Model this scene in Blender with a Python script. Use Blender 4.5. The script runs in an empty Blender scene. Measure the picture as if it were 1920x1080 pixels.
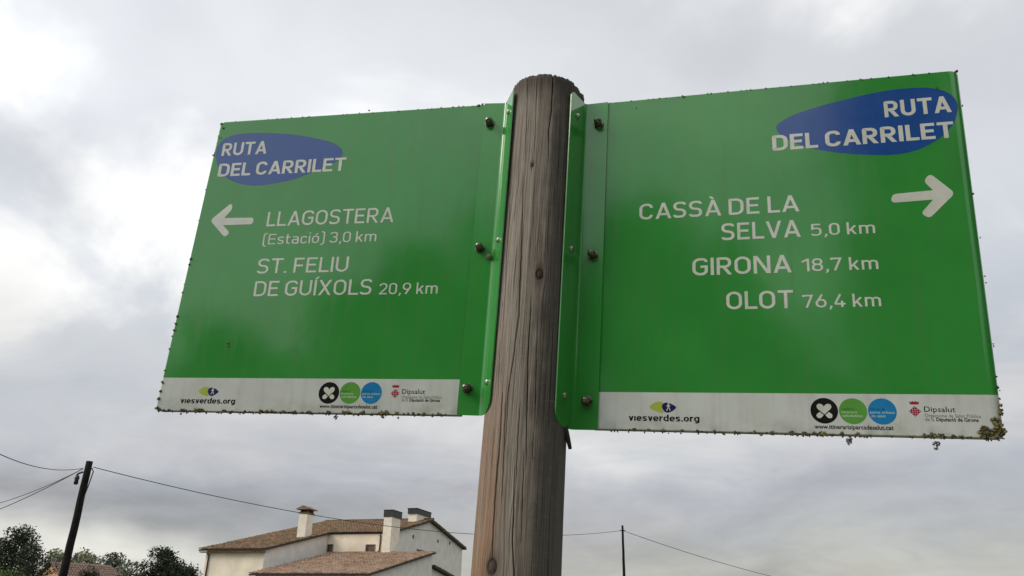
import bpy, bmesh, math, random
import numpy as np
from mathutils import Vector, Matrix, noise as mnoise

R = math.radians
scene = bpy.context.scene
col = scene.collection

# ------------------------------------------------------------------ camera
cam_data = bpy.data.cameras.new('camera')
cam = bpy.data.objects.new('camera', cam_data)
col.objects.link(cam)
cam_data.sensor_width = 36.0
cam_data.lens = 1450.0 / 1920.0 * 36.0
cam_data.clip_start = 0.05
cam_data.clip_end = 6000
PITCH, ROLL = 0.40600, 0.0200
cam.matrix_world = Matrix.Translation((0, 0, 1.6)) @ Matrix.Rotation(math.pi/2 + PITCH, 4, 'X') @ Matrix.Rotation(ROLL, 4, 'Z')
scene.camera = cam
scene.view_settings.view_transform = 'Standard'
scene.view_settings.look = 'None'
scene.view_settings.exposure = 0.0
scene.view_settings.gamma = 1.0
scene.view_settings.use_curve_mapping = False

# ------------------------------------------------------------------ sun
SUN_AZ = R(-110)      # compass angle of the sun measured from +Y towards +X
SUN_EL = R(38)
sun_dir = Vector((math.sin(SUN_AZ)*math.cos(SUN_EL), math.cos(SUN_AZ)*math.cos(SUN_EL), math.sin(SUN_EL)))
sd = bpy.data.lights.new('sun', 'SUN')
sd.energy = 1.5
sd.angle = R(26)
sd.color = (1.0, 0.93, 0.82)
sun = bpy.data.objects.new('sun', sd)
col.objects.link(sun)
sun.rotation_euler = sun_dir.to_track_quat('Z', 'Y').to_euler()
sun.location = (-5, -5, 12)

# ------------------------------------------------------------------ sky
world = bpy.data.worlds.new('World')
scene.world = world
world.use_nodes = True
wt = world.node_tree
wt.nodes.clear()


class NT:
    """tiny wrapper for building node trees"""
    def __init__(self, t): self.t = t
    def n(self, typ, **kw):
        nd = self.t.nodes.new(typ)
        for k, v in kw.items(): setattr(nd, k, v)
        return nd
    def put(self, sock, v):
        if isinstance(v, bpy.types.NodeSocket): self.t.links.new(v, sock)
        elif v is not None: sock.default_value = v
    def m(self, op, a, b=None, c=None, clamp=False):
        nd = self.n('ShaderNodeMath', operation=op); nd.use_clamp = clamp
        self.put(nd.inputs[0], a); self.put(nd.inputs[1], b)
        if c is not None: self.put(nd.inputs[2], c)
        return nd.outputs[0]
    def noise(self, vec, scale, detail=4, rough=0.5, dist=0.0, out='Fac'):
        nd = self.n('ShaderNodeTexNoise')
        if vec is not None: self.put(nd.inputs['Vector'], vec)
        nd.inputs['Scale'].default_value = scale
        nd.inputs['Detail'].default_value = detail
        nd.inputs['Roughness'].default_value = rough
        nd.inputs['Distortion'].default_value = dist
        return nd.outputs[out]
    def xyz(self, x, y, z):
        nd = self.n('ShaderNodeCombineXYZ')
        for s, v in zip(nd.inputs, (x, y, z)): self.put(s, v)
        return nd.outputs[0]
    def sep(self, v):
        nd = self.n('ShaderNodeSeparateXYZ'); self.put(nd.inputs[0], v)
        return nd.outputs
    def ramp(self, f, a, b, lo=0.0, hi=1.0, smooth=True):
        nd = self.n('ShaderNodeMapRange')
        if smooth: nd.interpolation_type = 'SMOOTHSTEP'
        self.put(nd.inputs[0], f)
        for i, v in enumerate((a, b, lo, hi)): nd.inputs[i+1].default_value = v
        return nd.outputs[0]
    def mix(self, f, a, b, typ='MIX'):
        nd = self.n('ShaderNodeMix', data_type='RGBA', blend_type=typ)
        self.put(nd.inputs[0], f)
        for i, v in ((6, a), (7, b)):
            if isinstance(v, tuple) and len(v) == 3: v = (*v, 1)
            self.put(nd.inputs[i], v)
        return nd.outputs[2]
    def vmul(self, v, s):
        nd = self.n('ShaderNodeVectorMath', operation='MULTIPLY'); self.put(nd.inputs[0], v); self.put(nd.inputs[1], s)
        return nd.outputs[0]
    def vadd(self, v, s):
        nd = self.n('ShaderNodeVectorMath', operation='ADD'); self.put(nd.inputs[0], v); self.put(nd.inputs[1], s)
        return nd.outputs[0]


w = NT(wt)
WORLD_STRENGTH = 0.1
tc = w.n('ShaderNodeTexCoord').outputs['Generated']
sx, sy, sz = w.sep(tc)
den = w.m('ADD', w.m('MAXIMUM', sz, 0.0), 0.22)
px = w.m('DIVIDE', sx, den)
py = w.m('DIVIDE', sy, den)
cp = w.xyz(px, py, w.m('MULTIPLY', sz, 0.6))
warp = w.noise(cp, 1.1, 3, 0.5, 0, 'Color')
wa = w.vadd(cp, w.vmul(w.vadd(warp, (-.5, -.5, -.5)), (.9, .9, .9)))
n_big = w.noise(wa, 0.75, 5, 0.52)
n_mid = w.noise(w.vadd(wa, (7.3, 2.1, 4.4)), 1.8, 6, 0.5)
n_fine = w.noise(w.vadd(wa, (1.3, 5.1, 2.4)), 5.5, 7, 0.6)
n_gap = w.noise(w.vadd(cp, (3.1, 9.2, 1.0)), 1.05, 6, 0.55, 0.6)
# angles (azimuth from +Y, elevation), gently warped so that cloud patches get uneven rims
wz = w.noise(tc, 5.0, 4, 0.55, 0, 'Color')
wzx, wzy, wzz = w.sep(wz)
az = w.m('ADD', w.m('ARCTAN2', sx, sy), w.m('MULTIPLY', w.m('SUBTRACT', wzx, .5), .22))
el = w.m('ADD', w.m('ARCSINE', sz), w.m('MULTIPLY', w.m('SUBTRACT', wzy, .5), .11))
B = w.ramp(el, 0.02, 0.52, 0.47, 1.04)
B = w.m('ADD', B, w.m('MULTIPLY', w.m('SUBTRACT', n_big, .5), .46))
B = w.m('ADD', B, w.m('MULTIPLY', w.m('SUBTRACT', n_mid, .5), .27))
B = w.m('ADD', B, w.m('MULTIPLY', w.m('SUBTRACT', n_fine, .5), .14))
CLOUDS = [  # azimuth, elevation, half width, half height, brightness change
    (-.63, .462, .085, .045, -.24), (-.55, .67, .05, .03, -.08), (-.50, .62, .10, .05, -.08), (-.40, .53, .12, .05, -.06),
    (.30, .676, .06, .04, -.10), (-.44, .125, .20, .030, -.17), (-.206, .187, .08, .022, -.06),
    (-.485, .066, .22, .026, .30), (-.54, .19, .12, .03, .05), (.134, .19, .09, .022, .14), (.33, .15, .2, .022, -.07),
    (.62, .30, .08, .05, -.06), (-.50, .40, .14, .14, .04), (-.35, .62, .50, .15, .25), (-.66, .56, .10, .05, .12), (.55, .5, .2, .25, -.05)]
for a0, e0, wa_, wb_, amp in CLOUDS:
    da = w.m('DIVIDE', w.m('SUBTRACT', az, a0), wa_)
    de = w.m('DIVIDE', w.m('SUBTRACT', el, e0), wb_)
    g = w.m('EXPONENT', w.m('MULTIPLY', w.m('ADD', w.m('MULTIPLY', da, da), w.m('MULTIPLY', de, de)), -1.0))
    B = w.m('ADD', B, w.m('MULTIPLY', g, amp))
B = w.m('MAXIMUM', B, 0.16)
# thin cloud glows round the hidden sun
vd = w.n('ShaderNodeVectorMath', operation='DOT_PRODUCT'); w.put(vd.inputs[0], tc); vd.inputs[1].default_value = sun_dir
glow = w.m('POWER', w.m('MAXIMUM', vd.outputs['Value'], 0.0), 2.5)
B = w.m('ADD', B, w.m('MULTIPLY', glow, .55))
tint = w.mix(w.ramp(B, .42, .86), (0.95, .975, 1.05), (1.0, 1.0, 0.99))
tint = w.mix(w.ramp(el, 0.16, 0.03), tint, (1.03, 1.02, .93))
cloud = w.vmul(tint, w.xyz(*[w.m('DIVIDE', B, WORLD_STRENGTH)]*3))
skyn = w.n('ShaderNodeTexSky', sky_type='NISHITA')
skyn.sun_disc = False
skyn.sun_elevation = SUN_EL
skyn.sun_rotation = SUN_AZ
skyn.air_density = 1.0
skyn.dust_density = 1.5
gap = w.m('MULTIPLY', w.ramp(n_gap, .60, .42), w.ramp(el, .12, .4, .12, .42))
for a0, e0, wa_, wb_, amp in ((.27, .69, .11, .035, .16), (-.63, .462, .07, .035, .30), (-.40, .135, .10, .03, .18)):
    da = w.m('DIVIDE', w.m('SUBTRACT', az, a0), wa_); de = w.m('DIVIDE', w.m('SUBTRACT', el, e0), wb_)
    g = w.m('EXPONENT', w.m('MULTIPLY', w.m('ADD', w.m('MULTIPLY', da, da), w.m('MULTIPLY', de, de)), -1.0))
    gap = w.m('MAXIMUM', gap, w.m('MULTIPLY', g, amp))
final = w.mix(gap, cloud, skyn.outputs[0])
# below the horizon: plain dim ground tone
final = w.mix(w.ramp(sz, -0.01, -0.03), final, (1.2, 1.25, .9))
bg = w.n('ShaderNodeBackground')
wt.links.new(final, bg.inputs[0])
bg.inputs[1].default_value = WORLD_STRENGTH
wt.links.new(bg.outputs[0], w.n('ShaderNodeOutputWorld').inputs[0])


# ------------------------------------------------------------------ helpers
def M3(rows, loc):
    m = Matrix(rows).to_4x4()
    m.translation = Vector(loc)
    return m

def mesh_from(name, verts, faces, mats, smooth=False, mat_idx=None):
    me = bpy.data.meshes.new(name)
    me.from_pydata([tuple(v) for v in verts], [], [tuple(f) for f in faces])
    for m in (mats if isinstance(mats, (list, tuple)) else [mats]): me.materials.append(m)
    if mat_idx is not None: me.polygons.foreach_set('material_index', np.array(mat_idx, dtype=np.int32))
    if smooth: me.polygons.foreach_set('use_smooth', np.ones(len(me.polygons), dtype=bool))
    me.update()
    return me

def link(name, me, parent=None, matrix=None, label=None, category=None, group=None, kind=None):
    o = bpy.data.objects.new(name, me)
    col.objects.link(o)
    if parent is not None: o.parent = parent
    if matrix is not None: o.matrix_basis = matrix
    if label: o['label'] = label
    if category: o['category'] = category
    if group: o['group'] = group
    if kind: o['kind'] = kind
    return o

class MB:
    """collects boxes, quads, tubes into one mesh"""
    def __init__(self): self.v, self.f = [], []
    def add(self, vs, fs):
        b = len(self.v); self.v += [tuple(p) for p in vs]; self.f += [tuple(i+b for i in q) for q in fs]
        return self
    def box(self, x0, x1, y0, y1, z0, z1):
        return self.add([(x0,y0,z0),(x1,y0,z0),(x1,y1,z0),(x0,y1,z0),(x0,y0,z1),(x1,y0,z1),(x1,y1,z1),(x0,y1,z1)],
                        [(0,3,2,1),(4,5,6,7),(0,1,5,4),(1,2,6,5),(2,3,7,6),(3,0,4,7)])
    def prism(self, poly, axis_vec):
        """poly: list of 3D points (planar), extruded by axis_vec"""
        n = len(poly); a = Vector(axis_vec)
        vs = [Vector(p) for p in poly] + [Vector(p)+a for p in poly]
        return self.add(vs, [tuple(range(n-1, -1, -1)), tuple(range(n, 2*n))] + [(i, (i+1) % n, (i+1) % n+n, i+n) for i in range(n)])
    def tube(self, pts, rad, seg=8, caps=True):
        pts = [Vector(p) for p in pts]; rs = rad if isinstance(rad, (list, tuple)) else [rad]*len(pts)
        b = len(self.v); up = None
        for i, p in enumerate(pts):
            t = (pts[min(i+1, len(pts)-1)] - pts[max(i-1, 0)]).normalized()
            if up is None: up = Vector((0, 0, 1)) if abs(t.z) < .9 else Vector((1, 0, 0))
            s = t.cross(up).normalized(); u = s.cross(t).normalized(); up = u
            for k in range(seg):
                a = 2*math.pi*k/seg
                self.v.append(tuple(p + (s*math.cos(a)+u*math.sin(a))*rs[i]))
        for i in range(len(pts)-1):
            for k in range(seg):
                k2 = (k+1) % seg
                self.f.append((b+i*seg+k, b+i*seg+k2, b+(i+1)*seg+k2, b+(i+1)*seg+k))
        if caps:
            self.f.append(tuple(b+k for k in range(seg-1, -1, -1)))
            self.f.append(tuple(b+(len(pts)-1)*seg+k for k in range(seg)))
        return self
    def lathe(self, prof, seg=16, c=(0, 0, 0)):
        """prof: (radius, z) going up; closed on the axis"""
        b = len(self.v)
        for r, z in prof:
            for k in range(seg):
                a = 2*math.pi*(k+.5)/seg
                self.v.append((c[0]+r*math.cos(a), c[1]+r*math.sin(a), c[2]+z))
        for i in range(len(prof)-1):
            for k in range(seg):
                k2 = (k+1) % seg
                self.f.append((b+i*seg+k, b+i*seg+k2, b+(i+1)*seg+k2, b+(i+1)*seg+k))
        self.f.append(tuple(b+(len(prof)-1)*seg+k for k in range(seg)))
        self.f.append(tuple(b+k for k in range(seg-1, -1, -1)))
        return self
    def mesh(self, name, mats, smooth=False): return mesh_from(name, self.v, self.f, mats, smooth)
    def build(self, name, mats, parent=None, matrix=None, smooth=False, **kw):
        return link(name, self.mesh(name, mats, smooth), parent, matrix, **kw)


def new_mat(name):
    m = bpy.data.materials.new(name); m.use_nodes = True
    t = NT(m.node_tree); bsdf = m.node_tree.nodes['Principled BSDF']
    return m, t, bsdf

def simple(name, colr, rough=.7, metal=0.0, var=.25, scale=6.0, bump=0.0, spec=.5, bscale=None, bdist=.01):
    """plain surface with uneven tone and optional fine relief"""
    m, t, b = new_mat(name)
    oc = t.n('ShaderNodeTexCoord').outputs['Object']
    f = t.noise(oc, scale, 5, .6)
    c = t.mix(t.ramp(f, .3, .7), tuple(x*(1-var) for x in colr), tuple(min(1, x*(1+var)) for x in colr))
    t.put(b.inputs['Base Color'], c)
    b.inputs['Roughness'].default_value = rough
    b.inputs['Metallic'].default_value = metal
    b.inputs['Specular IOR Level'].default_value = spec
    if bump:
        bn = t.n('ShaderNodeBump'); bn.inputs['Strength'].default_value = bump; bn.inputs['Distance'].default_value = bdist
        t.put(bn.inputs['Height'], t.noise(oc, bscale or scale*8, 4, .6))
        t.put(b.inputs['Normal'], bn.outputs[0])
    return m


# ------------------------------------------------------------------ materials
GREEN = (.034, .250, .043)
WHITE = (.58, .625, .60)

def sign_material(name, band_top=None, roll=None):
    """enamelled sheet: green, white footer below band_top (metres), faint dirt film and pitting"""
    m, t, b = new_mat(name)
    oc = t.n('ShaderNodeTexCoord').outputs['Object']
    x, y, z = t.sep(oc)
    g = t.mix(t.ramp(t.noise(oc, 7, 4, .55), .3, .7), tuple(c*.93 for c in GREEN), tuple(c*1.07 for c in GREEN))
    if band_top is None: g = t.mix(1.0, g, (1.12, 1.14, 1.12), 'MULTIPLY')
    c = g
    if band_top is not None:
        wv = t.mix(t.ramp(t.noise(oc, 14, 5, .6), .35, .75), WHITE, (.51, .545, .505))
        c = t.mix(t.m('LESS_THAN', y, band_top), g, wv)
    # rain-washed grime that gathers along the lower rim, thin vertical runs, small specks
    runs = t.noise(t.vmul(oc, (60, 4, 60)), 1, 4, .6)
    grime = t.m('MULTIPLY', t.ramp(runs, .45, .8), .18 if band_top is not None else .22)
    low = t.m('MULTIPLY', t.ramp(y, .03, .0), t.ramp(t.noise(oc, 30, 4, .6), .4, .7))
    specks = t.m('MULTIPLY', t.ramp(t.noise(oc, 260, 2, .5), .715, .76), .35)
    dirt = t.m('ADD', t.m('ADD', grime, t.m('MULTIPLY', low, .35)), specks, clamp=True)
    c = t.mix(dirt, c, (.11, .115, .07))
    t.put(b.inputs['Base Color'], c)
    t.put(b.inputs['Roughness'], t.m('ADD', t.m('MULTIPLY', t.noise(oc, 25, 4, .6), .06), t.m('ADD', t.m('MULTIPLY', dirt, .4), .065)))
    b.inputs['Specular IOR Level'].default_value = .72
    bn = t.n('ShaderNodeBump'); bn.inputs['Strength'].default_value = .25; bn.inputs['Distance'].default_value = .0012
    t.put(bn.inputs['Height'], t.noise(oc, 9, 3, .5))
    t.put(b.inputs['Normal'], bn.outputs[0])
    return m

def print_mat(name, colr, rough=.22):
    m, t, b = new_mat(name)
    oc = t.n('ShaderNodeTexCoord').outputs['Object']
    c = t.mix(t.ramp(t.noise(oc, 40, 4, .6), .3, .75), colr, tuple(x*.86 for x in colr))
    t.put(b.inputs['Base Color'], c)
    t.put(b.inputs['Roughness'], t.m('ADD', t.m('MULTIPLY', t.noise(oc, 25, 4, .6), .08), rough-.12))
    b.inputs['Specular IOR Level'].default_value = .7
    bn = t.n('ShaderNodeBump'); bn.inputs['Strength'].default_value = .25; bn.inputs['Distance'].default_value = .0012
    t.put(bn.inputs['Height'], t.noise(oc, 9, 3, .5))
    t.put(b.inputs['Normal'], bn.outputs[0])
    return m

m_board_l = sign_material('board_left', .0515)
m_board_r = sign_material('board_right', .0527)
m_bracket = sign_material('bracket_green')
m_edge = simple('raw_edge', (.05, .05, .04), .8, var=.5, scale=120)
m_white = print_mat('print_white', (.60, .63, .56))
m_blue = print_mat('print_blue', (.012, .070, .28))
m_black = print_mat('print_black', (.012, .013, .013))
m_grey = print_mat('print_grey', (.22, .22, .21))
m_pgreen = print_mat('print_leaf_green', (.11, .34, .06))
m_dgreen = print_mat('print_dark_green', (.03, .16, .02))
m_pblue = print_mat('print_light_blue', (.02, .21, .48))
m_dblue = print_mat('print_mid_blue', (.015, .10, .28))
m_lime = print_mat('print_lime', (.38, .46, .07))
m_navy = print_mat('print_navy', (.02, .02, .12))
m_red = print_mat('print_red', (.33, .03, .06))
m_pale = print_mat('print_pale', (.50, .62, .50))
m_bolt = simple('weathered_steel', (.16, .15, .13), .24, .95, .5, 300)
m_screw = simple('zinc_screw', (.42, .45, .38), .30, 1.0, .3, 300)
m_lichen_y = simple('lichen_yellow', (.22, .17, .035), .95, 0, .6, 260, .4)
m_lichen_d = simple('lichen_dark', (.055, .052, .036), .95, 0, .6, 260, .4)
m_lichen_g = simple('lichen_grey', (.17, .17, .11), .95, 0, .5, 260, .4)

# ------------------------------------------------------------------ stroke lettering (rounded grotesque, outline built as ribbons)
def rounded(pts, r, closed=False, n=7):
    P = [Vector(p) for p in pts]; out = []; N = len(P)
    for i in range(N):
        if not closed and i in (0, N-1): out.append(P[i].copy()); continue
        a, b, c = P[i-1], P[i], P[(i+1) % N]
        d1, d2 = (a-b), (c-b); l1, l2 = d1.length, d2.length; d1.normalize(); d2.normalize()
        f1 = .5 if closed or i-1 != 0 else .98
        f2 = .5 if closed or i+1 != N-1 else .98
        rr = r[i] if isinstance(r, (list, tuple)) else r
        ang = d1.angle(d2)
        if rr <= 1e-6 or ang > 3.1: out.append(b.copy()); continue
        cut = min(rr/math.tan(ang/2), l1*f1, l2*f2)
        A, Cc = b+d1*cut, b+d2*cut
        for k in range(n+1):
            t = k/n; wgt = 1.0/math.sqrt(2) if ang < 2 else .85
            q = (A*(1-t)**2 + b*(2*t*(1-t)*wgt) + Cc*t*t) / ((1-t)**2 + 2*t*(1-t)*wgt + t*t)
            out.append(q)
    return out

def ribbon(path, w_, closed=False):
    """returns (verts, quads) of a constant-width strip in 2D"""
    P = []
    for p in path:
        if not P or (p-P[-1]).length > 1e-5: P.append(p)
    if closed and (P[0]-P[-1]).length < 1e-5: P.pop()
    N = len(P); vs = []
    for i in range(N):
        if closed: a, c = P[i-1], P[(i+1) % N]
        else: a, c = P[max(i-1, 0)], P[min(i+1, N-1)]
        d1 = (P[i]-a) if (closed or i > 0) else (c-P[i]); d2 = (c-P[i]) if (closed or i < N-1) else d1
        d1 = d1.normalized(); d2 = d2.normalized()
        n1 = Vector((-d1.y, d1.x)); n2 = Vector((-d2.y, d2.x)); nn = (n1+n2)
        if nn.length < 1e-6: nn = n1
        nn.normalize(); k = w_/2/max(.35, nn.dot(n1))
        vs += [P[i]+nn*k, P[i]-nn*k]
    fs = [(2*i, 2*i+1, 2*i+3, 2*i+2) for i in range(N-1)]
    if closed: fs.append((2*N-2, 2*N-1, 1, 0))
    return vs, fs

def glyph(ch, w):
    """strokes of a character, cap height 1; returns (advance width, list of (verts, faces))"""
    h = w/2; S = []; X = .715
    def st(pts, r=0, closed=False): S.append(ribbon(rounded(pts, r, closed), w, closed))
    def dg(x0, y0, x1, y1, k=1.0):   # diagonal with horizontal cut ends
        ln = math.hypot(x1-x0, y1-y0); hw = w/2*ln/abs(y1-y0)*k
        S.append(([Vector((x0-hw, y0)), Vector((x0+hw, y0)), Vector((x1+hw, y1)), Vector((x1-hw, y1))], [(0, 1, 2, 3)]))
    def dot(x, y, s=1.05): a = w*s/2; S.append(([Vector((x-a, y-a)), Vector((x+a, y-a)), Vector((x+a, y+a)), Vector((x-a, y+a))], [(0, 1, 2, 3)]))
    acc = None
    if ch in 'ÀÁ': acc, ch = ch, 'A'
    if ch == 'Í': acc, ch = ch, 'I'
    if ch == 'ó': acc, ch = ch, 'o'
    T, Bt = 1-h, h
    if ch == 'I': W = w; st([(h, 0), (h, 1)])
    elif ch == 'L': W = .53; st([(h, 1), (h, Bt), (W, Bt)])
    elif ch == 'T': W = .64; st([(0, T), (W, T)]); st([(W/2, 0), (W/2, T-h)])
    elif ch == 'E': W = .56; st([(W, T), (h, T), (h, Bt), (W, Bt)]); st([(w, .515), (W*.92, .515)])
    elif ch == 'F': W = .54; st([(W, T), (h, T), (h, 0)]); st([(w, .48), (W*.9, .48)])
    elif ch == 'U': W = .66; st([(h, 1), (h, Bt), (W-h, Bt), (W-h, 1)], .27)
    elif ch == 'D': W = .67; st([(h, Bt), (W-h, Bt), (W-h, T), (h, T)], [.02, .27, .27, .02], True)
    elif ch == 'O': W = .68; st([(h, Bt), (W-h, Bt), (W-h, T), (h, T)], .29, True)
    elif ch == '0': W = .56; st([(h, Bt), (W-h, Bt), (W-h, T), (h, T)], .23, True)
    elif ch == 'C': W = .64; st([(W-h, .28), (W-h, Bt), (h, Bt), (h, T), (W-h, T), (W-h, .72)], .27)
    elif ch == 'G': W = .67; st([(W-h, .76), (W-h, T), (h, T), (h, Bt), (W-h, Bt), (W-h, .50), (W*.52, .50)], [.2, .27, .28, .28, .22, 0, 0])
    elif ch == 'S': W = .60; st([(W-h, .80), (W-h, T), (h, T), (h, .545), (W-h, .465), (W-h, Bt), (h, Bt), (h*.8, .18)], .19)
    elif ch == 'R': W = .64; st([(h, 0), (h, T), (W-h-.02, T), (W-h-.02, .455), (w, .455)], [0, .02, .2, .2, 0]); dg(W-h*1.05, 0, W*.52, .455-h)
    elif ch == 'A':
        W = .74; dg(h*1.06, 0, W/2, 1); dg(W-h*1.06, 0, W/2, 1); st([(W*.22, .28), (W*.78, .28)])
    elif ch == 'V': W = .70; dg(W/2, 0, h*1.06, 1); dg(W/2, 0, W-h*1.06, 1)
    elif ch == 'X': W = .68; dg(h, 0, W-h, 1); dg(W-h, 0, h, 1)
    elif ch == 'N': W = .70; st([(h, 0), (h, 1)]); st([(W-h, 0), (W-h, 1)]); dg(W-h*1.35, 0, h*1.35, 1)
    elif ch == '1': W = .40; st([(W-h, 0), (W-h, 1)]); S.append(ribbon([Vector((W-h, 1-h*.6)), Vector((.02, .74))], w))
    elif ch == '2': W = .55; st([(h, .74), (h, T), (W-h, T), (W-h, .58), (h*1.3, Bt*1.2)], [0, .2, .2, .2, 0]); st([(h*.3, Bt), (W, Bt)])
    elif ch == '3': W = .56; st([(h, .80), (h, T), (W-h, T), (W-h, .53), (W*.4, .53)], .19); st([(W*.4, .53), (W-h, .53), (W-h, Bt), (h, Bt), (h, .2)], .2)
    elif ch == '4': W = .60; S.append(ribbon([Vector((W*.58, .99)), Vector((h*.9, .27))], w)); st([(h*.5, .25), (W, .25)]); st([(W*.70, 0), (W*.70, .48)])
    elif ch == '5': W = .56; st([(W-h*.8, T), (h*1.4, T), (h*1.2, .50)]); st([(h*1.2, .57), (h*2.0, .62), (W-h, .62), (W-h, Bt), (h, Bt), (h, .18)], [0, .05, .22, .22, .2, 0])
    elif ch == '6': W = .58; st([(h, Bt), (W-h, Bt), (W-h, .60), (h, .60)], .24, True); S.append(ribbon([Vector((W*.62, 1)), Vector((h*1.35, .42))], w))
    elif ch == '9': W = .58; st([(h, .40), (W-h, .40), (W-h, T), (h, T)], .24, True); S.append(ribbon([Vector((W*.38, 0)), Vector((W-h*1.35, .58))], w))
    elif ch == '7': W = .56; st([(h, .84), (h, T), (W-h*.9, T), (W*.36, 0)], 0)
    elif ch == '8': W = .57; st([(h*1.2, .53), (W-h*1.2, .53), (W-h*1.2, T), (h*1.2, T)], .19, True); st([(h, Bt), (W-h, Bt), (W-h, .525), (h, .525)], .2, True)
    elif ch == ',': W = w*1.4; S.append(([Vector((w*.35, 0)), Vector((0, -.17)), Vector((w*.6, -.17)), Vector((w*1.35, 0)), Vector((w*1.35, w)), Vector((w*.35, w))], [(0, 1, 2, 3), (0, 3, 4, 5)]))
    elif ch == '.': W = w*1.1; dot(h*1.1, h, 1.1)
    elif ch == '(': W = .27; st([(W, 1.06), (h, 1.06), (h, -.14), (W, -.14)], .16)
    elif ch == ')': W = .27; st([(0, 1.06), (W-h, 1.06), (W-h, -.14), (0, -.14)], .16)
    elif ch == 'k': W = .50; st([(h, 0), (h, 1)]); dg(W-h*1.1, 0, W*.44, .42); S.append(ribbon([Vector((w*.9, .26)), Vector((W*.88, X))], w))
    elif ch == 'm': W = .82; st([(h, 0), (h, X)]); c = (W)/2; st([(h, .5), (h, X-h), (c, X-h), (c, 0)], .16); st([(c, .5), (c, X-h), (W-h, X-h), (W-h, 0)], .16)
    elif ch == 's': W = .46; st([(W-h, X*.80), (W-h, X-h), (h, X-h), (h, X*.55), (W-h, X*.45), (W-h, h), (h, h), (h*.8, X*.2)], .13)
    elif ch == 't': W = .34; st([(W*.36, 1-.06), (W*.36, h), (W, h)], .13); st([(0, X-h), (W, X-h)])
    elif ch == 'a': W = .50; st([(h*1.3, X*.86), (h*1.6, X-h), (W-h, X-h), (W-h, 0)], .15); st([(W-h, X*.56), (h, X*.56), (h, h), (W-h, h)], [0, .14, .14, 0])
    elif ch == 'c': W = .47; st([(W-h, X*.28), (W-h, h), (h, h), (h, X-h), (W-h, X-h), (W-h, X*.72)], .19)
    elif ch == 'i': W = w; st([(h, 0), (h, X)]); dot(h, 1-h*.6)
    elif ch == 'ı': W = w; st([(h, 0), (h, X)])
    elif ch == 'o': W = .52; st([(h, h), (W-h, h), (W-h, X-h), (h, X-h)], .21, True)
    elif ch == 'v': W = .50; dg(W/2, 0, h*1.06, X); dg(W/2, 0, W-h*1.06, X)
    elif ch == 'e': W = .52; st([(W-h*1.4, X*.17), (W-h*1.6, h), (h, h), (h, X-h), (W-h, X-h), (W-h, X*.47), (w, X*.47)], [0, .12, .2, .2, .2, 0, 0])
    elif ch == 'r': W = .36; st([(h, 0), (h, X)]); st([(h, .45), (h, X-h), (W, X-h)], .16)
    elif ch == 'd': W = .53; st([(W-h, 0), (W-h, 1)]); st([(W-h, h), (h, h), (h, X-h), (W-h, X-h)], [0, .19, .19, 0])
    elif ch == 'g': W = .53; st([(W-h, X), (W-h, -.24+h), (h*1.4, -.24+h)], .17); st([(W-h, h), (h, h), (h, X-h), (W-h, X-h)], [0, .19, .19, 0])
    elif ch == ' ': W = .24
    else: raise ValueError(ch)
    if acc:
        cx = W/2; y0 = (1.05 if acc != 'ó' else X+.07)
        dx = .09 if acc != 'À' else -.09
        S.append(ribbon([Vector((cx-dx*.3, y0)), Vector((cx+dx*1.5, y0+.16))], w*.85))
    return W, S

def lettering(parent, text, x0, x1, y, cap, stroke, mat, z=.0004, label=None, sb=.105):
    """one line of lettering filling x0..x1 with cap height cap, base line y (metres, board coordinates)"""
    items = []; cur = 0.0
    for ch in text:
        W, S = glyph(ch, stroke)
        pad = sb
        if ch in 'ÀAVTLvr,': pad = sb*.72
        if ch == ' ': pad = 0
        items.append((cur, S)); cur += W + pad
        last = pad
    total = cur-last
    # squeeze only the horizontal to the measured width
    kx = (x1-x0)/total
    vs, fs = [], []; k = 0
    for ox, S in items:
        for v2, f2 in S:
            b = len(vs); zz = z + 1.2e-5*(k % 5); k += 1
            vs += [(x0+(ox+p.x)*kx, y+p.y*cap, zz) for p in v2]
            for q in f2:
                q = [b+i for i in q]
                a2 = sum(vs[q[i]][0]*vs[q[(i+1) % len(q)]][1]-vs[q[(i+1) % len(q)]][0]*vs[q[i]][1] for i in range(len(q)))
                fs.append(q if a2 > 0 else q[::-1])
    return link('lettering', mesh_from('lettering', vs, fs, mat), parent, label=label)

def small_text(parent, text, x0, x1, y, cap, mat, z=.0004, bold=0.0, label=None, name='lettering'):
    """fine print set with the built-in typeface, turned into a flat mesh"""
    cu = bpy.data.curves.new('text', 'FONT'); cu.body = text; cu.size = 1.0; cu.resolution_u = 2; cu.offset = bold
    ob = bpy.data.objects.new('text', cu); col.objects.link(ob)
    dg_ = bpy.context.evaluated_depsgraph_get()
    me = bpy.data.meshes.new_from_object(ob.evaluated_get(dg_))
    bpy.data.objects.remove(ob); bpy.data.curves.remove(cu)
    n = len(me.vertices); co = np.zeros(n*3); me.vertices.foreach_get('co', co); co = co.reshape(-1, 3)
    mn, mx = co[:, 0].min(), co[:, 0].max()
    co[:, 0] = x0+(co[:, 0]-mn)/(mx-mn)*(x1-x0)
    co[:, 1] = y+co[:, 1]/.72*cap
    co[:, 2] = z
    me.vertices.foreach_set('co', co.ravel()); me.materials.clear(); me.materials.append(mat); me.update()
    return link(name, me, parent, label=label)

def catmull(pts, n=6):
    out = []; N = len(pts); P = [Vector(p) for p in pts]
    for i in range(N):
        a, b, c, d = P[i-1], P[i], P[(i+1) % N], P[(i+2) % N]
        for k in range(n):
            t = k/n
            out.append(.5*((2*b)+(c-a)*t+(2*a-5*b+4*c-d)*t*t+(-a+3*b-3*c+d)*t**3))
    return out

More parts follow.
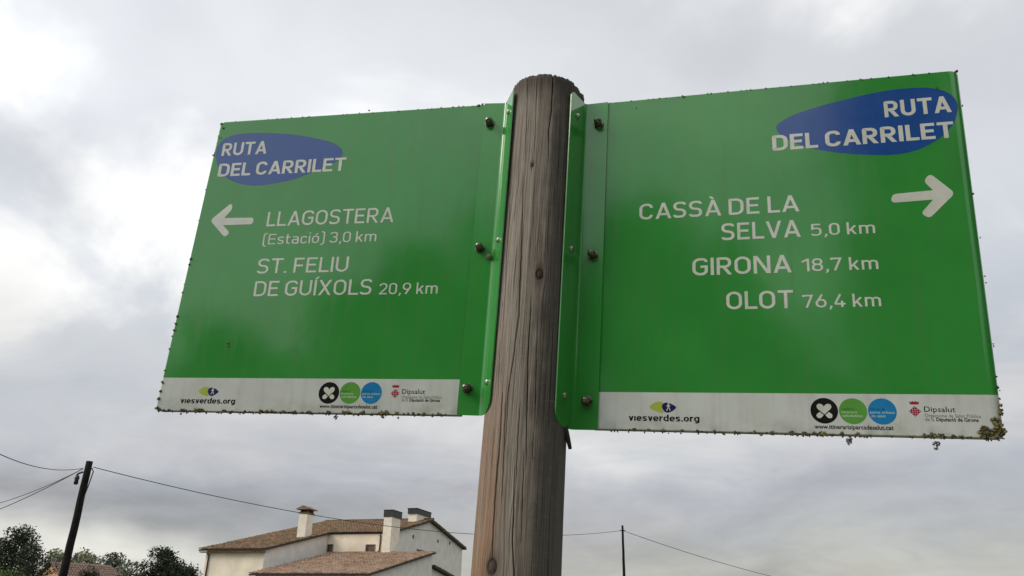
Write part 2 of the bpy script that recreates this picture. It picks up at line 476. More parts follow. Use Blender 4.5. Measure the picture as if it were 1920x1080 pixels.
def flat_shape(name, parent, pts, mat, z, label=None):
    """flat print from an outline (mm), always counter-clockwise"""
    P = [(p[0]/1000, p[1]/1000) for p in pts]
    a2 = sum(P[i-1][0]*P[i][1]-P[i][0]*P[i-1][1] for i in range(len(P)))
    if a2 < 0: P = P[::-1]
    return link(name, mesh_from(name, [(x, y, z) for x, y in P], [tuple(range(len(P)))], mat), parent, label=label)

# ------------------------------------------------------------------ the ground (never in view, but it is there)
def ground_material():
    m, t, b = new_mat('meadow')
    oc = t.n('ShaderNodeTexCoord').outputs['Object']
    c = t.mix(t.ramp(t.noise(oc, .4, 6, .6), .35, .65), (.045, .07, .022), (.10, .105, .045))
    c = t.mix(t.m('MULTIPLY', t.ramp(t.noise(oc, 9, 5, .65), .5, .7), .5), c, (.14, .12, .07))
    t.put(b.inputs['Base Color'], c); b.inputs['Roughness'].default_value = .95
    bn = t.n('ShaderNodeBump'); bn.inputs['Strength'].default_value = .8; bn.inputs['Distance'].default_value = .06
    t.put(bn.inputs['Height'], t.noise(oc, 14, 6, .7)); t.put(b.inputs['Normal'], bn.outputs[0])
    return m
def path_material():
    m, t, b = new_mat('gravel')
    oc = t.n('ShaderNodeTexCoord').outputs['Object']
    c = t.mix(t.ramp(t.noise(oc, 30, 6, .7), .3, .7), (.26, .21, .15), (.40, .34, .26))
    t.put(b.inputs['Base Color'], c); b.inputs['Roughness'].default_value = .95
    bn = t.n('ShaderNodeBump'); bn.inputs['Strength'].default_value = .6; bn.inputs['Distance'].default_value = .02
    t.put(bn.inputs['Height'], t.noise(oc, 60, 5, .7)); t.put(b.inputs['Normal'], bn.outputs[0])
    return m
S_ = 1500
MB().add([(-S_, -S_, 0), (S_, -S_, 0), (S_, S_, 0), (-S_, S_, 0)], [(0, 1, 2, 3)]).build('ground', ground_material(), kind='structure')
MB().add([(-120, -2.2, .004), (120, -2.6, .004), (120, .25, .004), (-120, .55, .004)], [(0, 1, 2, 3)]).build('path', path_material(), kind='structure')

# ------------------------------------------------------------------ farmhouse
HO = Matrix.Translation((-16.386, 54.689, 0)) @ Matrix.Rotation(-0.3, 4, 'Z')
house = link('farmhouse', None, matrix=HO, label='pale rendered farmhouse with low terracotta tiled roofs behind the wooden signpost', category='house')

m_render_lit = simple('render_lit', (.84, .75, .60), .9, var=.10, scale=.9, bump=.25, bscale=30, bdist=.01)
m_render2 = simple('render_shaded', (.68, .66, .62), .9, var=.08, scale=1.5, bump=.2, bscale=30)  # greyer copy of the render, side walls' shade put into its colour
m_dark = simple('dark_opening', (.02, .017, .015), .6, var=.3, scale=4)
m_frame = simple('window_timber', (.12, .07, .04), .6, var=.3, scale=8)
m_stone = simple('reveal_stone', (.30, .27, .22), .85, var=.2, scale=5)
m_cap = simple('black_cowl', (.012, .012, .014), .5, var=.4, scale=3)
m_pipe = simple('brown_pipe', (.05, .035, .03), .5, var=.3, scale=5)
m_wood_eave = simple('eave_timber', (.06, .04, .03), .85, var=.4, scale=4)

def tile_material(name, a, b_, c_, moss):
    m, t, b = new_mat(name)
    oc = t.n('ShaderNodeTexCoord').outputs['Object']
    at_ = t.n('ShaderNodeAttribute'); at_.attribute_name = 'tone'
    f = at_.outputs['Fac']
    c = t.mix(f, a, b_)
    c = t.mix(t.ramp(t.noise(oc, .8, 5, .65), .45, .68), c, c_)
    c = t.mix(t.m('MULTIPLY', t.ramp(t.noise(oc, 2.3, 5, .7), .52, .62), moss), c, (.055, .06, .03))
    t.put(b.inputs['Base Color'], c); b.inputs['Roughness'].default_value = .9
    bn = t.n('ShaderNodeBump'); bn.inputs['Strength'].default_value = .5; bn.inputs['Distance'].default_value = .03
    t.put(bn.inputs['Height'], t.noise(oc, 12, 5, .7)); t.put(b.inputs['Normal'], bn.outputs[0])
    return m
m_tile_a = tile_material('old_tiles', (.12, .07, .04), (.36, .20, .11), (.16, .13, .065), .8)
m_tile_b = tile_material('newer_tiles', (.22, .135, .09), (.46, .29, .20), (.36, .28, .20), .5)
m_tile_c = tile_material('far_tiles', (.13, .08, .065), (.20, .12, .09), (.17, .13, .11), .3)

def roof_tiles(parent, fn, u0, u1, v0, v1, mat, seed, pitch=.24, length=.42):
    """barrel tiles as real half-round pieces; fn(u, v) -> z. joined into one part (a few pixels each)"""
    rnd = random.Random(seed); vs, fs, tone = [], [], []
    nu = int(abs(u1-u0)/pitch); nv = int(abs(v1-v0)/length)
    for i in range(nu):
        uc = u0+(i+.5)*(u1-u0)/nu
        for j in range(nv):
            a = v0+j*(v1-v0)/nv; b_ = a+(v1-v0)/nv*1.12
            r1, r2 = pitch*.44, pitch*.37
            du, dz = rnd.uniform(-.018, .018), rnd.uniform(-.008, .014); base = len(vs)
            for (v, r, lift) in ((a, r1, .035), (b_, r2, 0)):
                for k in range(5):
                    an = math.pi*k/4
                    vs.append((uc+du-r*math.cos(an), v, fn(uc, v)+.02+dz+lift+r*.8*math.sin(an)))
            tn = rnd.random()
            for k in range(4):
                fs.append((base+k, base+5+k, base+6+k, base+1+k)); tone.append(tn)
            fs.append((base, base+1, base+2, base+3, base+4)); tone.append(tn*.3)
    me = mesh_from('roof_tiles', vs, fs, mat)
    at_ = me.attributes.new('tone', 'FLOAT', 'FACE'); at_.data.foreach_set('value', np.array(tone, dtype=np.float32))
    return link('roof_tiles', me, parent, kind='stuff')

def slab(fn, u0, u1, v0, v1, th=.10):
    z = fn
    mb = MB()
    mb.add([(u0, v0, z(u0, v0)), (u1, v0, z(u1, v0)), (u1, v1, z(u1, v1)), (u0, v1, z(u0, v1)),
            (u0, v0, z(u0, v0)-th), (u1, v0, z(u1, v0)-th), (u1, v1, z(u1, v1)-th), (u0, v1, z(u0, v1)-th)],
           [(0, 1, 2, 3), (7, 6, 5, 4), (0, 4, 5, 1), (1, 5, 6, 2), (2, 6, 7, 3), (3, 7, 4, 0)])
    return mb

zf = lambda u, v: 5.702 + .223*v
zb = lambda u, v: 9.362 - .1805*(v-16.412)
zl = lambda u, v: 4.026 + .198*(v+2.039)
zn = lambda u, v: 5.20 - .13*(v-8.75)
OV = .35
# walls (each a closed block so that it casts and catches light properly)
def wall_block(name, u0, u1, v0, v1, top, mat, **kw):
    """block whose roof line follows top(v) sampled at the ends"""
    vv = [v0, v1] if not kw.get('mid') else [v0, kw['mid'], v1]
    kw.pop('mid', None)
    poly = [(u0, v0, 0), (u0, v1, 0)] + [(u0, v, top(v)-.14) for v in reversed(vv)]
    return MB().prism(poly, (u1-u0, 0, 0)).build(name, mat, house, **kw)
wall_block('wall', -4.62, 0, 0.35, 8.5, lambda v: zf(0, v), m_render2, label='cream left wing wall')
wall_block('wall', -4.62, 5.15, 8.54, 24.6, lambda v: zf(0, v) if v <= 16.412 else zb(0, v), m_render2, mid=16.412, label='main block with right gable')
wall_block('wall', .95, 8.80, -1.75, 8.50, lambda v: zl(0, v), m_render2, label='front lean-to wall')
wall_block('wall', 5.20, 8.60, 8.56, 17.6, lambda v: zn(0, v), m_render2, label='rear lean-to wall')
# sunlit look of the fronts painted in: thin skins of brighter, warmer render
MB().box(-4.60, -.02, .345, .352, 0, 5.55).build('lit_front', m_render_lit, house)
MB().box(.005, 5.14, 8.532, 8.538, 6.0, 7.42).build('lit_front', m_render_lit, house)
# roofs
slab(zf, -5.0, .22, -.05, 8.54).build('roof', m_wood_eave, house, label='left wing roof')
slab(zf, -5.0, 5.45, 8.54, 16.412).build('roof', m_wood_eave, house, label='main front roof slope')
slab(zb, -5.0, 5.45, 16.412, 25.0, .16).build('roof', m_wood_eave, house, label='rear roof slope with dark verge')
slab(zl, .70, 9.10, -2.15, 8.53).build('roof', m_wood_eave, house, label='lower front roof')
slab(zn, 5.17, 8.95, 8.75, 18.0).build('roof', m_wood_eave, house, label='small rear lower roof')
roof_tiles(house, zf, -5.0, .22, -.12, 8.30, m_tile_a, 1)
roof_tiles(house, zf, -5.0, 5.45, 8.30, 16.45, m_tile_a, 2)
roof_tiles(house, zb, -5.0, 5.45, 25.0, 16.45, m_tile_a, 3)
roof_tiles(house, zl, .70, 9.10, -2.20, 8.45, m_tile_b, 4)
roof_tiles(house, zn, 5.25, 8.95, 18.0, 8.8, m_tile_a, 5)
mb = MB(); rnd = random.Random(9)
for i in range(26):
    u = -4.95+i*.4
    mb.tube([(u, 16.412, 9.44), (u+.44, 16.412, 9.47+rnd.uniform(-.01, .01))], [.12, .10], 8)
mb.build('ridge_tiles', m_tile_a, house, kind='stuff')
# eave cornice tiles under the cream wing
mb = MB()
for i in range(24):
    mb.box(-4.95+i*.215, -4.84+i*.215, -.02, .34, 5.50, 5.57)
mb.build('cornice', m_tile_b, house, kind='stuff')
# windows
def window(u0, u1, z0, z1, v):
    fr = MB()
    d = .05
    fr.box(u0-d, u0, v-.03, v+.02, z0-d, z1+d); fr.box(u1, u1+d, v-.03, v+.02, z0-d, z1+d)
    fr.box(u0, u1, v-.03, v+.02, z0-d, z0); fr.box(u0, u1, v-.03, v+.02, z1, z1+d)
    o = fr.build('window', m_stone, house)
    MB().box(u0, u1, v-.012, v-.004, z0, z1).build('opening', m_dark, o)
    MB().box(u0+(u1-u0)*.30, u1, v-.022, v-.014, z0, z1-.08).build('pane', m_frame, o)
    return o
window(.06, .50, 6.20, 6.72, 8.53)
window(3.32, 4.06, 6.12, 6.68, 8.53)
# small round vents high on the gable
for v, z in ((10.16, 7.56), (13.06, 7.70), (18.43, 7.84), (21.28, 7.92)):
    mb = MB(); mb.lathe([(.16, 0), (.16, .012), (.12, .02)], 12)
    mb.build('vent', m_dark, house, matrix=Matrix.Translation((5.153, v, z)) @ Matrix.Rotation(math.pi/2, 4, 'Y'))
# downpipes and gutter
MB().tube([(4.50, 8.40, 7.42), (4.50, 8.46, 7.30), (4.48, 8.46, 6.24), (4.36, 8.40, 6.18)], .055, 8).build('downpipe', m_pipe, house)
MB().tube([(-4.36, .0, 5.50), (-4.36, .28, 5.40), (-4.36, .28, .1)], .05, 8).build('downpipe', m_pipe, house)
# chimneys
m_chim = simple('chimney_render', (.76, .71, .60), .9, var=.1, scale=2, bump=.2, bscale=30)
def chimney(u0, u1, v0, v1, z0, z1, mat):
    mat = m_chim
    return MB().box(u0, u1, v0, v1, z0, z1).build('chimney', mat, house)
c1 = chimney(-.70, -.02, 5.15, 6.05, 6.6, 8.66, m_render2)
cb = MB().box(-.76, .04, 5.09, 6.11, 8.663, 8.74)
for a in (-.66, -.13):
    for b_ in (5.2, 5.92): cb.box(a, a+.1, b_, b_+.1, 8.743, 8.97)
cb.build('collar', m_tile_a, c1)
MB().prism([(-.92, 4.95, 8.98), (-.36, 4.95, 9.22), (.20, 4.95, 8.98), (.20, 4.95, 8.93), (-.92, 4.95, 8.93)], (0, 1.3, 0)).build('cowl', m_tile_b, c1, label='terracotta tiled chimney cowl')
MB().box(-.60, -.12, 5.3, 5.9, 8.745, 8.925).build('flue', m_cap, c1)
c2 = chimney(5.00, 5.66, 7.75, 9.30, 0, 8.62, m_render2)
MB().box(4.97, 5.72, 7.70, 9.40, 8.623, 9.10).build('cowl', m_cap, c2, label='black boxed chimney cowl')
MB().box(4.94, 5.75, 7.67, 9.43, 9.103, 9.14).build('lid', m_cap, c2)
c3 = chimney(3.86, 4.62, 14.7, 17.6, 8.6, 9.72, m_render2)
MB().box(3.82, 4.68, 14.6, 17.7, 9.723, 10.12).build('cowl', m_cap, c3, label='long black chimney cowl')
MB().box(3.78, 4.72, 14.55, 17.75, 10.123, 10.17).build('lid', m_cap, c3)
MB().box(5.155, 5.30, 13.9, 15.9, 6.72, 6.80).build('ledge', m_tile_b, house)

# ------------------------------------------------------------------ small far house with peach gable
FH = Matrix.Translation((-41.3, 77.5, 0)) @ Matrix.Rotation(.87, 4, 'Z')
m_peach = simple('peach_render', (.52, .30, .15), .9, var=.12, scale=.8)
cot = link('cottage', None, matrix=FH, label='low peach walled cottage with terracotta hipped roof beyond the leaning dark pole', category='house')
MB().prism([(0, 0, 0), (6.6, 0, 0), (6.6, 0, 4.15), (0, 0, 4.15)], (0, 7, 0)).build('wall', m_peach, cot)
MB().add([(0, -.004, 4.15), (0, 7.004, 4.15), (0, 3.5, 5.9), (.3, -.004, 4.15), (.3, 7.004, 4.15), (.3, 3.5, 5.9)],
         [(0, 2, 1), (3, 4, 5), (0, 3, 5, 2), (1, 2, 5, 4)]).build('gable', m_peach, cot)
cr = MB()
cr.add([(-.3, -.4, 4.10), (7.0, -.4, 4.10), (5.6, 3.5, 5.98), (-.3, 3.5, 5.98), (7.0, 7.4, 4.10), (-.3, 7.4, 4.10)],
       [(0, 1, 2, 3), (1, 4, 2), (4, 5, 3, 2), (5, 4, 1, 0)])
rf = cr.build('roof', m_tile_c, cot)
roof_tiles(cot, lambda u, v: 4.10+(v+.4)*.482, -.3, 5.6, -.4, 3.4, m_tile_c, 8, .26, .45)

# ------------------------------------------------------------------ poles and cables
m_creosote = simple('creosoted_timber', (.008, .007, .006), .85, var=.7, scale=5, bump=.4, bscale=20, spec=.2)
m_cable = simple('cable_black', (.03, .03, .03), .6, var=.2)
def pole(loc, h, r0, r1, label, group, drum=False, tilt=(0, 0)):
    o = link('utility_pole', None, matrix=Matrix.Translation(loc), label=label, category='pole', group=group)
    n = 14; rr = random.Random(int(h*10))
    pts = [(tilt[0]*k/n+rr.uniform(-.008, .008), tilt[1]*k/n, h*k/n) for k in range(n+1)]
    MB().tube(pts, [r0+(r1-r0)*k/n for k in range(n+1)], 12).build('post', m_creosote, o, smooth=True)
    if drum:
        k = r1
        MB().tube([(-k-.02, -.03, h-.36), (-k-.16, -.04, h-.42), (-k-.20, -.04, h-.50)], .035, 8).build('bracket', m_cap, o)
        MB().lathe([(.05, -.30), (.075, -.26), (.06, -.16), (.08, -.10), (.06, -.02), (.03, 0)], 10, (-k-.16, -.05, h-.48)).build('insulator', m_cap, o, smooth=True)
        MB().tube([(k+.02, 0, h-.22), (k+.10, 0, h-.34), (k+.04, 0, h-.8), (k-.02, -.04, h-1.3)], .018, 6).build('cable_drop', m_cable, o)
    else:
        MB().tube([(-.14, 0, h-.30), (.14, 0, h-.30)], .03, 8).build('bracket', m_cap, o)
    return o
G = 'utility poles carrying the cable'
pole((-14.16, 26.45, 0), 6.28, .138, .105, 'thick dark timber utility pole seen leaning at the left with cables at its top', G, True)
pole((7.09, 49.49, 0), 7.11, .12, .062, 'thin dark utility pole standing alone right of the wooden signpost', G)
pole((-9.42, 10.36, 0), 5.4, .13, .10, 'dark utility pole out of frame near the left', G)
pole((-36.6, 47.6, 0), 7.9, .13, .10, 'dark utility pole far out of frame at the left', G)
pole((36.6, 71.14, 0), 4.0, .12, .08, 'short dark utility pole out of frame at the right', G)
def cable(A, B_, sag, r, label):
    A, B_ = Vector(A), Vector(B_); pts = []
    for k in range(41):
        t = k/40; p = A.lerp(B_, t); p.z -= sag*4*t*(1-t); pts.append(p)
    MB().tube(pts, r, 6).build('overhead_cable', m_cable, smooth=True, label=label, category='cable', group='overhead cables')
cable((-14.02, 26.52, 6.10), (7.06, 49.47, 6.80), 1.05, .014, 'long cable sagging from the thick leaning pole across the farmhouse to the thin pole')
cable((7.12, 49.50, 6.80), (36.6, 71.14, 3.9), .9, .016, 'cable falling to the right from the thin pole')
cable((-14.30, 26.40, 6.04), (-9.45, 10.40, 5.15), .66, .011, 'upper cable dipping left of the thick pole and rising out of frame')
cable((-14.31, 26.42, 6.02), (-36.6, 47.5, 7.76), 1.15, .012, 'middle thin cable falling left from the thick pole')
cable((-14.32, 26.38, 6.00), (-36.5, 47.7, 5.75), .75, .014, 'lowest thicker cable falling left from the thick pole')

# ------------------------------------------------------------------ trees and shrubs
def leaf_mat(name, a, b_):
    m, t, b = new_mat(name)
    at_ = t.n('ShaderNodeAttribute'); at_.attribute_name = 'tone'
    t.put(b.inputs['Base Color'], t.mix(at_.outputs['Fac'], a, b_))
    b.inputs['Roughness'].default_value = .7
    b.inputs['Specular IOR Level'].default_value = .3
    return m
m_leaf_dark = leaf_mat('leaf_dark', (.018, .026, .012), (.045, .055, .028))
m_leaf_grey = leaf_mat('leaf_grey_green', (.035, .045, .028), (.085, .095, .06))
m_leaf_pale = leaf_mat('leaf_pale', (.15, .165, .105), (.28, .29, .18))
m_leaf_far = leaf_mat('leaf_far', (.07, .085, .06), (.14, .155, .11))
m_leaf_hedge = leaf_mat('leaf_hedge', (.03, .07, .010), (.085, .14, .022))
m_bark = simple('bark', (.06, .05, .04), .9, var=.4, scale=8)

def crown_mesh(rnd, clumps, n, size, mat, flat=.8):
    """leaves scattered on and in several irregular clumps"""
    nr = np.random.RandomState(rnd.randint(0, 99999))
    wts = np.array([c[3]**2 for c in clumps]); wts = wts/wts.sum()
    idx = nr.choice(len(clumps), n, p=wts)
    C_ = np.array([c[:3] for c in clumps])[idx]; Rr = np.array([c[3] for c in clumps])[idx]
    d = nr.normal(size=(n, 3)); d /= np.linalg.norm(d, axis=1)[:, None]
    rad = Rr*(nr.uniform(.25, 1.0, n)**.55)*(1+.22*nr.normal(size=n)*.6)
    P = C_+d*rad[:, None]*np.array([1, 1, flat])
    a = nr.normal(size=(n, 3)); a /= np.linalg.norm(a, axis=1)[:, None]
    b_ = np.cross(a, nr.normal(size=(n, 3))); b_ /= np.linalg.norm(b_, axis=1)[:, None]
    s = size*nr.uniform(.6, 1.4, n)[:, None]
    V = np.stack([P-a*s, P+b_*s*.45, P+a*s, P-b_*s*.45], 1).reshape(-1, 3)
    F = np.arange(4*n).reshape(-1, 4)
    me = bpy.data.meshes.new('crown'); me.from_pydata(V.tolist(), [], F.tolist()); me.materials.append(mat)
    at_ = me.attributes.new('tone', 'FLOAT', 'FACE')
    tc_ = nr.uniform(0, 1, len(clumps))
    at_.data.foreach_set('value', np.clip(tc_[idx]*.5+nr.uniform(0, .6, n), 0, 1).astype(np.float32))
    return me

def tree(loc, h, spread, n, size, mat, label, group, seed, trunk=.12, low=.25, nclump=26, csize=.22, cat='tree', name='tree', shape=1.0):
    rnd = random.Random(seed)
    o = link(name, None, matrix=Matrix.Translation(loc), label=label, category=cat, group=group)
    clumps, limbs = [], MB()
    limbs.tube([(0, 0, 0), (rnd.uniform(-.1, .1), 0, h*low), (rnd.uniform(-.15, .15), rnd.uniform(-.1, .1), h*.75)], [trunk, trunk*.8, trunk*.25], 8)
    for k in range(nclump):
        t = rnd.random(); zz = h*(low+(1-low)*t*.93)
        prof = math.sin(math.pi*min(1, .18+.80*t))**.7*shape
        a = rnd.uniform(0, 2*math.pi); rr = spread*prof*rnd.uniform(.25, 1.0)
        c = (rr*math.cos(a), rr*math.sin(a), zz-h*csize*.3)
        cs = h*csize*rnd.uniform(.55, 1.0)*(1 if t < .8 else .7)
        cs = min(cs, spread*.6)
        clumps.append((*c, cs))
        z0 = h*low*rnd.uniform(.6, 1.2)
        limbs.tube([(0, 0, z0), (c[0]*.45, c[1]*.45, z0+(c[2]-z0)*.65), c], [trunk*.35, trunk*.18, trunk*.05], 5)
    limbs.build('trunk', m_bark, o)
    link('crown', crown_mesh(rnd, clumps, n, size, mat), o)
    return o
GT = 'trees behind the left pole'
tree((-23.2, 38.6, 0), 5.6, 1.85, 14000, .06, m_leaf_dark, 'airy dark tree at the left edge with sky showing through its crown', GT, 11, nclump=46, csize=.13, low=.2)
tree((-25.6, 40.5, 0), 5.0, 1.7, 13000, .07, m_leaf_dark, 'lower dark tree cut off by the left picture edge', GT, 12, nclump=40, csize=.15, low=.15)
tree((-20.6, 40.9, 0), 3.9, .9, 3500, .06, m_leaf_dark, 'small dark tree between the airy tree and the leaning pole', GT, 22, nclump=22, csize=.17, low=.1)
tree((-20.15, 48.0, 0), 5.5, 2.4, 22000, .085, m_leaf_dark, 'dense dark round tree left of the farmhouse wall', GT, 13, nclump=46, csize=.19, low=.1)
tree((-18.2, 47.4, 0), 4.4, .8, 4000, .07, m_leaf_dark, 'low dark shrub touching the farmhouse left corner', GT, 14, nclump=20, csize=.2, low=.05, cat='shrub', name='shrub')
GF = 'far trees behind the cottage'
tree((-72.0, 131.6, 0), 11.7, 3.0, 3500, .30, m_leaf_pale, 'pale far tree half hidden behind the leaning pole', GF, 15, trunk=.3, nclump=26, csize=.2)
tree((-63.6, 124.8, 0), 11.6, 2.7, 3800, .28, m_leaf_pale, 'pale olive far tree just right of the leaning pole', GF, 16, trunk=.3, nclump=30, csize=.19)
tree((-66.4, 128.0, 0), 10.3, 2.4, 3200, .26, m_leaf_far, 'darker far tree between the two pale ones', GF, 17, trunk=.3, nclump=24, csize=.2)
tree((-60.2, 126.4, 0), 10.9, 2.2, 3000, .26, m_leaf_far, 'dull green far tree with a pointed top right of the pale olive one', GF, 18, trunk=.3, nclump=24, csize=.18)
tree((-57.0, 124.0, 0), 9.4, 3.0, 3600, .28, m_leaf_far, 'low spreading far tree left of the dense dark one', GF, 19, trunk=.3, nclump=26, csize=.24)
tree((-53.5, 128.0, 0), 9.6, 3.0, 3600, .28, m_leaf_far, 'low far tree half behind the dense dark one', GF, 20, trunk=.3, nclump=26, csize=.24)
tree((-77.0, 133.0, 0), 9.2, 3.4, 3600, .28, m_leaf_far, 'low far tree behind the airy tree at the left', GF, 21, trunk=.3, nclump=26, csize=.24)
tree((-69.5, 127.0, 0), 10.0, 3.0, 3600, .28, m_leaf_far, 'low far tree behind the cottage roof', GF, 24, trunk=.3, nclump=26, csize=.24)
tree((-29.3, 57.6, 0), 4.25, 1.0, 3500, .07, m_leaf_hedge, 'small bright green bush in front of the cottage', 'shrubs', 23, low=.05, nclump=18, csize=.2, cat='shrub', name='shrub')

# row of trees on the near side of the path, behind the photographer (mirrored in the glossy boards); the two tall right-end ones are added to darken that side
GR = 'roadside trees behind the photographer'
for k, (az_, d_, h_, r_, txt) in enumerate([
    (203, 17.0, 10.2, 2.6, 'tallest bushy roadside tree behind the photographer in the middle of the row'),
    (211, 17.5, 8.6, 2.3, 'roadside tree one step lower, left of the tallest bushy one'),
    (216, 18.5, 7.6, 2.0, 'third roadside tree of the stepped group behind the photographer'),
    (220, 19.5, 5.8, 2.2, 'low roadside tree left of the stepped group'),
    (225.5, 19.0, 7.6, 1.5, 'slim roadside tree near the left end of the row'),
    (232, 20.0, 4.9, 2.0, 'low wide roadside tree closing the left end of the row'),
    (195.5, 17.0, 9.0, 1.9, 'roadside tree right of the tallest bushy one'),
    (188.5, 16.5, 4.7, 1.8, 'low roadside tree in the gap of the row'),
    (183.5, 16.0, 4.9, 1.2, 'second low roadside tree in the gap of the row'),
    (178.5, 14.5, 12.2, 2.1, 'tall slim roadside tree straight behind the photographer'),
    (166, 13.0, 4.2, 2.0, 'low roadside tree just right of the tall slim one'),
    (150, 12.0, 4.6, 2.6, 'low broad roadside tree behind the photographer to the right'),
    (132, 11.5, 12.0, 3.4, 'broad tree added for shade at the right of the row'),
    (113, 13.0, 12.5, 3.6, 'last tree, added for shade at the far right of the row')]):
    a = R(az_)
    tree((d_*math.sin(a), d_*math.cos(a), 0), h_, r_, 16000, .16, m_leaf_dark, txt, GR, 40+k, trunk=.16, nclump=34, csize=.17, low=.08, shape=.85)

# clipped hedge at the bottom left
rnd = random.Random(5); cl = []
for i in range(60):
    t = i/59; x = -16.5+t*5.6
    hh = 2.62 - max(0, t-.62)*1.6 + rnd.uniform(-.06, .08)
    for z in (.5, 1.1, 1.7, hh-.35): cl.append((x+rnd.uniform(-.1, .1), 21.6-t*.2+rnd.uniform(-.3, .3), z, .42))
hd = link('hedge', None, label='bright green hedge at the bottom left corner below the airy tree', category='hedge')
link('foliage', crown_mesh(rnd, cl, 26000, .045, m_leaf_hedge), hd)
sm = MB()
for i in range(14): sm.tube([(-16.3+i*.4, 21.55, 0), (-16.3+i*.4, 21.5, 1.6)], [.03, .012], 5)
sm.build('stems', m_bark, hd)

# ------------------------------------------------------------------ the signpost
TT = M3([[0.99878, 0.00427, 0.04911], [0.0, 0.99624, -0.08669], [-0.04929, 0.08658, 0.99502]], (0.02229, 1.05835, 1.84594))
ML = M3([[0.9811, 0.02676, -0.19166], [-0.18891, -0.08241, -0.97853], [-0.04198, 0.99624, -0.07579]], (-0.03974, 1.06806, 1.86309))
MR = M3([[0.96014, 0.04207, -0.27635], [-0.27217, -0.08469, -0.95851], [-0.06373, 0.99552, -0.06987]], (0.0859, 1.0524, 1.84229))
base_m = TT @ Matrix.Translation((0, 0, -1.855))
root = link('signpost', None, matrix=base_m, label='round weathered wooden post carrying two green direction boards', category='signpost')
inv = base_m.inverted()

# --- wooden post with real drying cracks and knots
CRACKS = [([[9.4,.5328],[9.9,.4662],[7.3,.4348],[9.2,.385]],1.2,5),([[-63.1,.3964],[-49.9,.3039],[-49.8,.2369],[-46.3,.1868],[-45.4,.1403]],.9,4),
 ([[-29.2,.3595],[-25.8,.2989],[-22.9,.2325],[-21.9,.1972],[-19.7,.1448],[-22.4,.1077],[-23.6,.0816],[-27.9,.035],[-26.4,.0071],[-25.4,-.0293]],1.0,5),
 ([[-3.6,.1688],[-2.9,.0974],[-.5,.0355],[.7,.0051],[2.4,-.0274],[3.3,-.0587]],1.0,5),([[-10.2,-.0629],[-10.8,-.073],[-8.4,-.1184],[-7.9,-.1492],[-2.8,-.1915],[-2,-.3]],1.1,5),
 ([[-36.4,.0346],[-34.7,-.0223],[-35.9,-.0879],[-35,-.1354],[-33.2,-.1661],[-33.1,-.1756]],1.3,5),([[-29.9,.0199],[-27.9,-.0224],[-24.9,-.1036]],.8,4),
 ([[-9.4,.0201],[-9.5,-.0219],[-8.3,-.0695]],.7,4),([[-17.1,.5217],[-14.2,.4377],[-13.3,.384]],.6,3),([[-33.8,.5251],[-27.5,.3856]],.6,3),
 ([[14.7,.3168],[15.5,.2423]],.6,3),([[31.4,.1737],[31.3,.0675],[31.2,-.0043]],.8,4),([[-.5,-.042],[2.3,-.1085],[3.4,-.1471]],.6,3),
 ([[7.2,.1389],[9.3,.0645],[12,-.0065]],.7,4),([[10.5,-.0171],[11.6,-.0479]],.7,3),([[-48.6,.11],[-44.1,.0351]],.6,3),([[25,.5],[27,.36]],.6,3),([[40,-.1],[43,-.3]],.8,4)]
_r = random.Random(77)
for k in range(46):   # short hairline checks
    a = _r.uniform(-80, 80); z = _r.uniform(-.35, .46); l = _r.uniform(.03, .11)
    CRACKS.append(([[a, z+l], [a+_r.uniform(-.8, .8), z+l*.5], [a+_r.uniform(-1.5, 1.5), z]], _r.uniform(.3, .5), _r.uniform(.8, 1.8)))
KNOTS = [(6.4, .2057, .0048), (-15.3, .3762, .0022), (-32.4, -.1831, .0062)]
R0, TP, ZT = .0573, -.0077, .5323

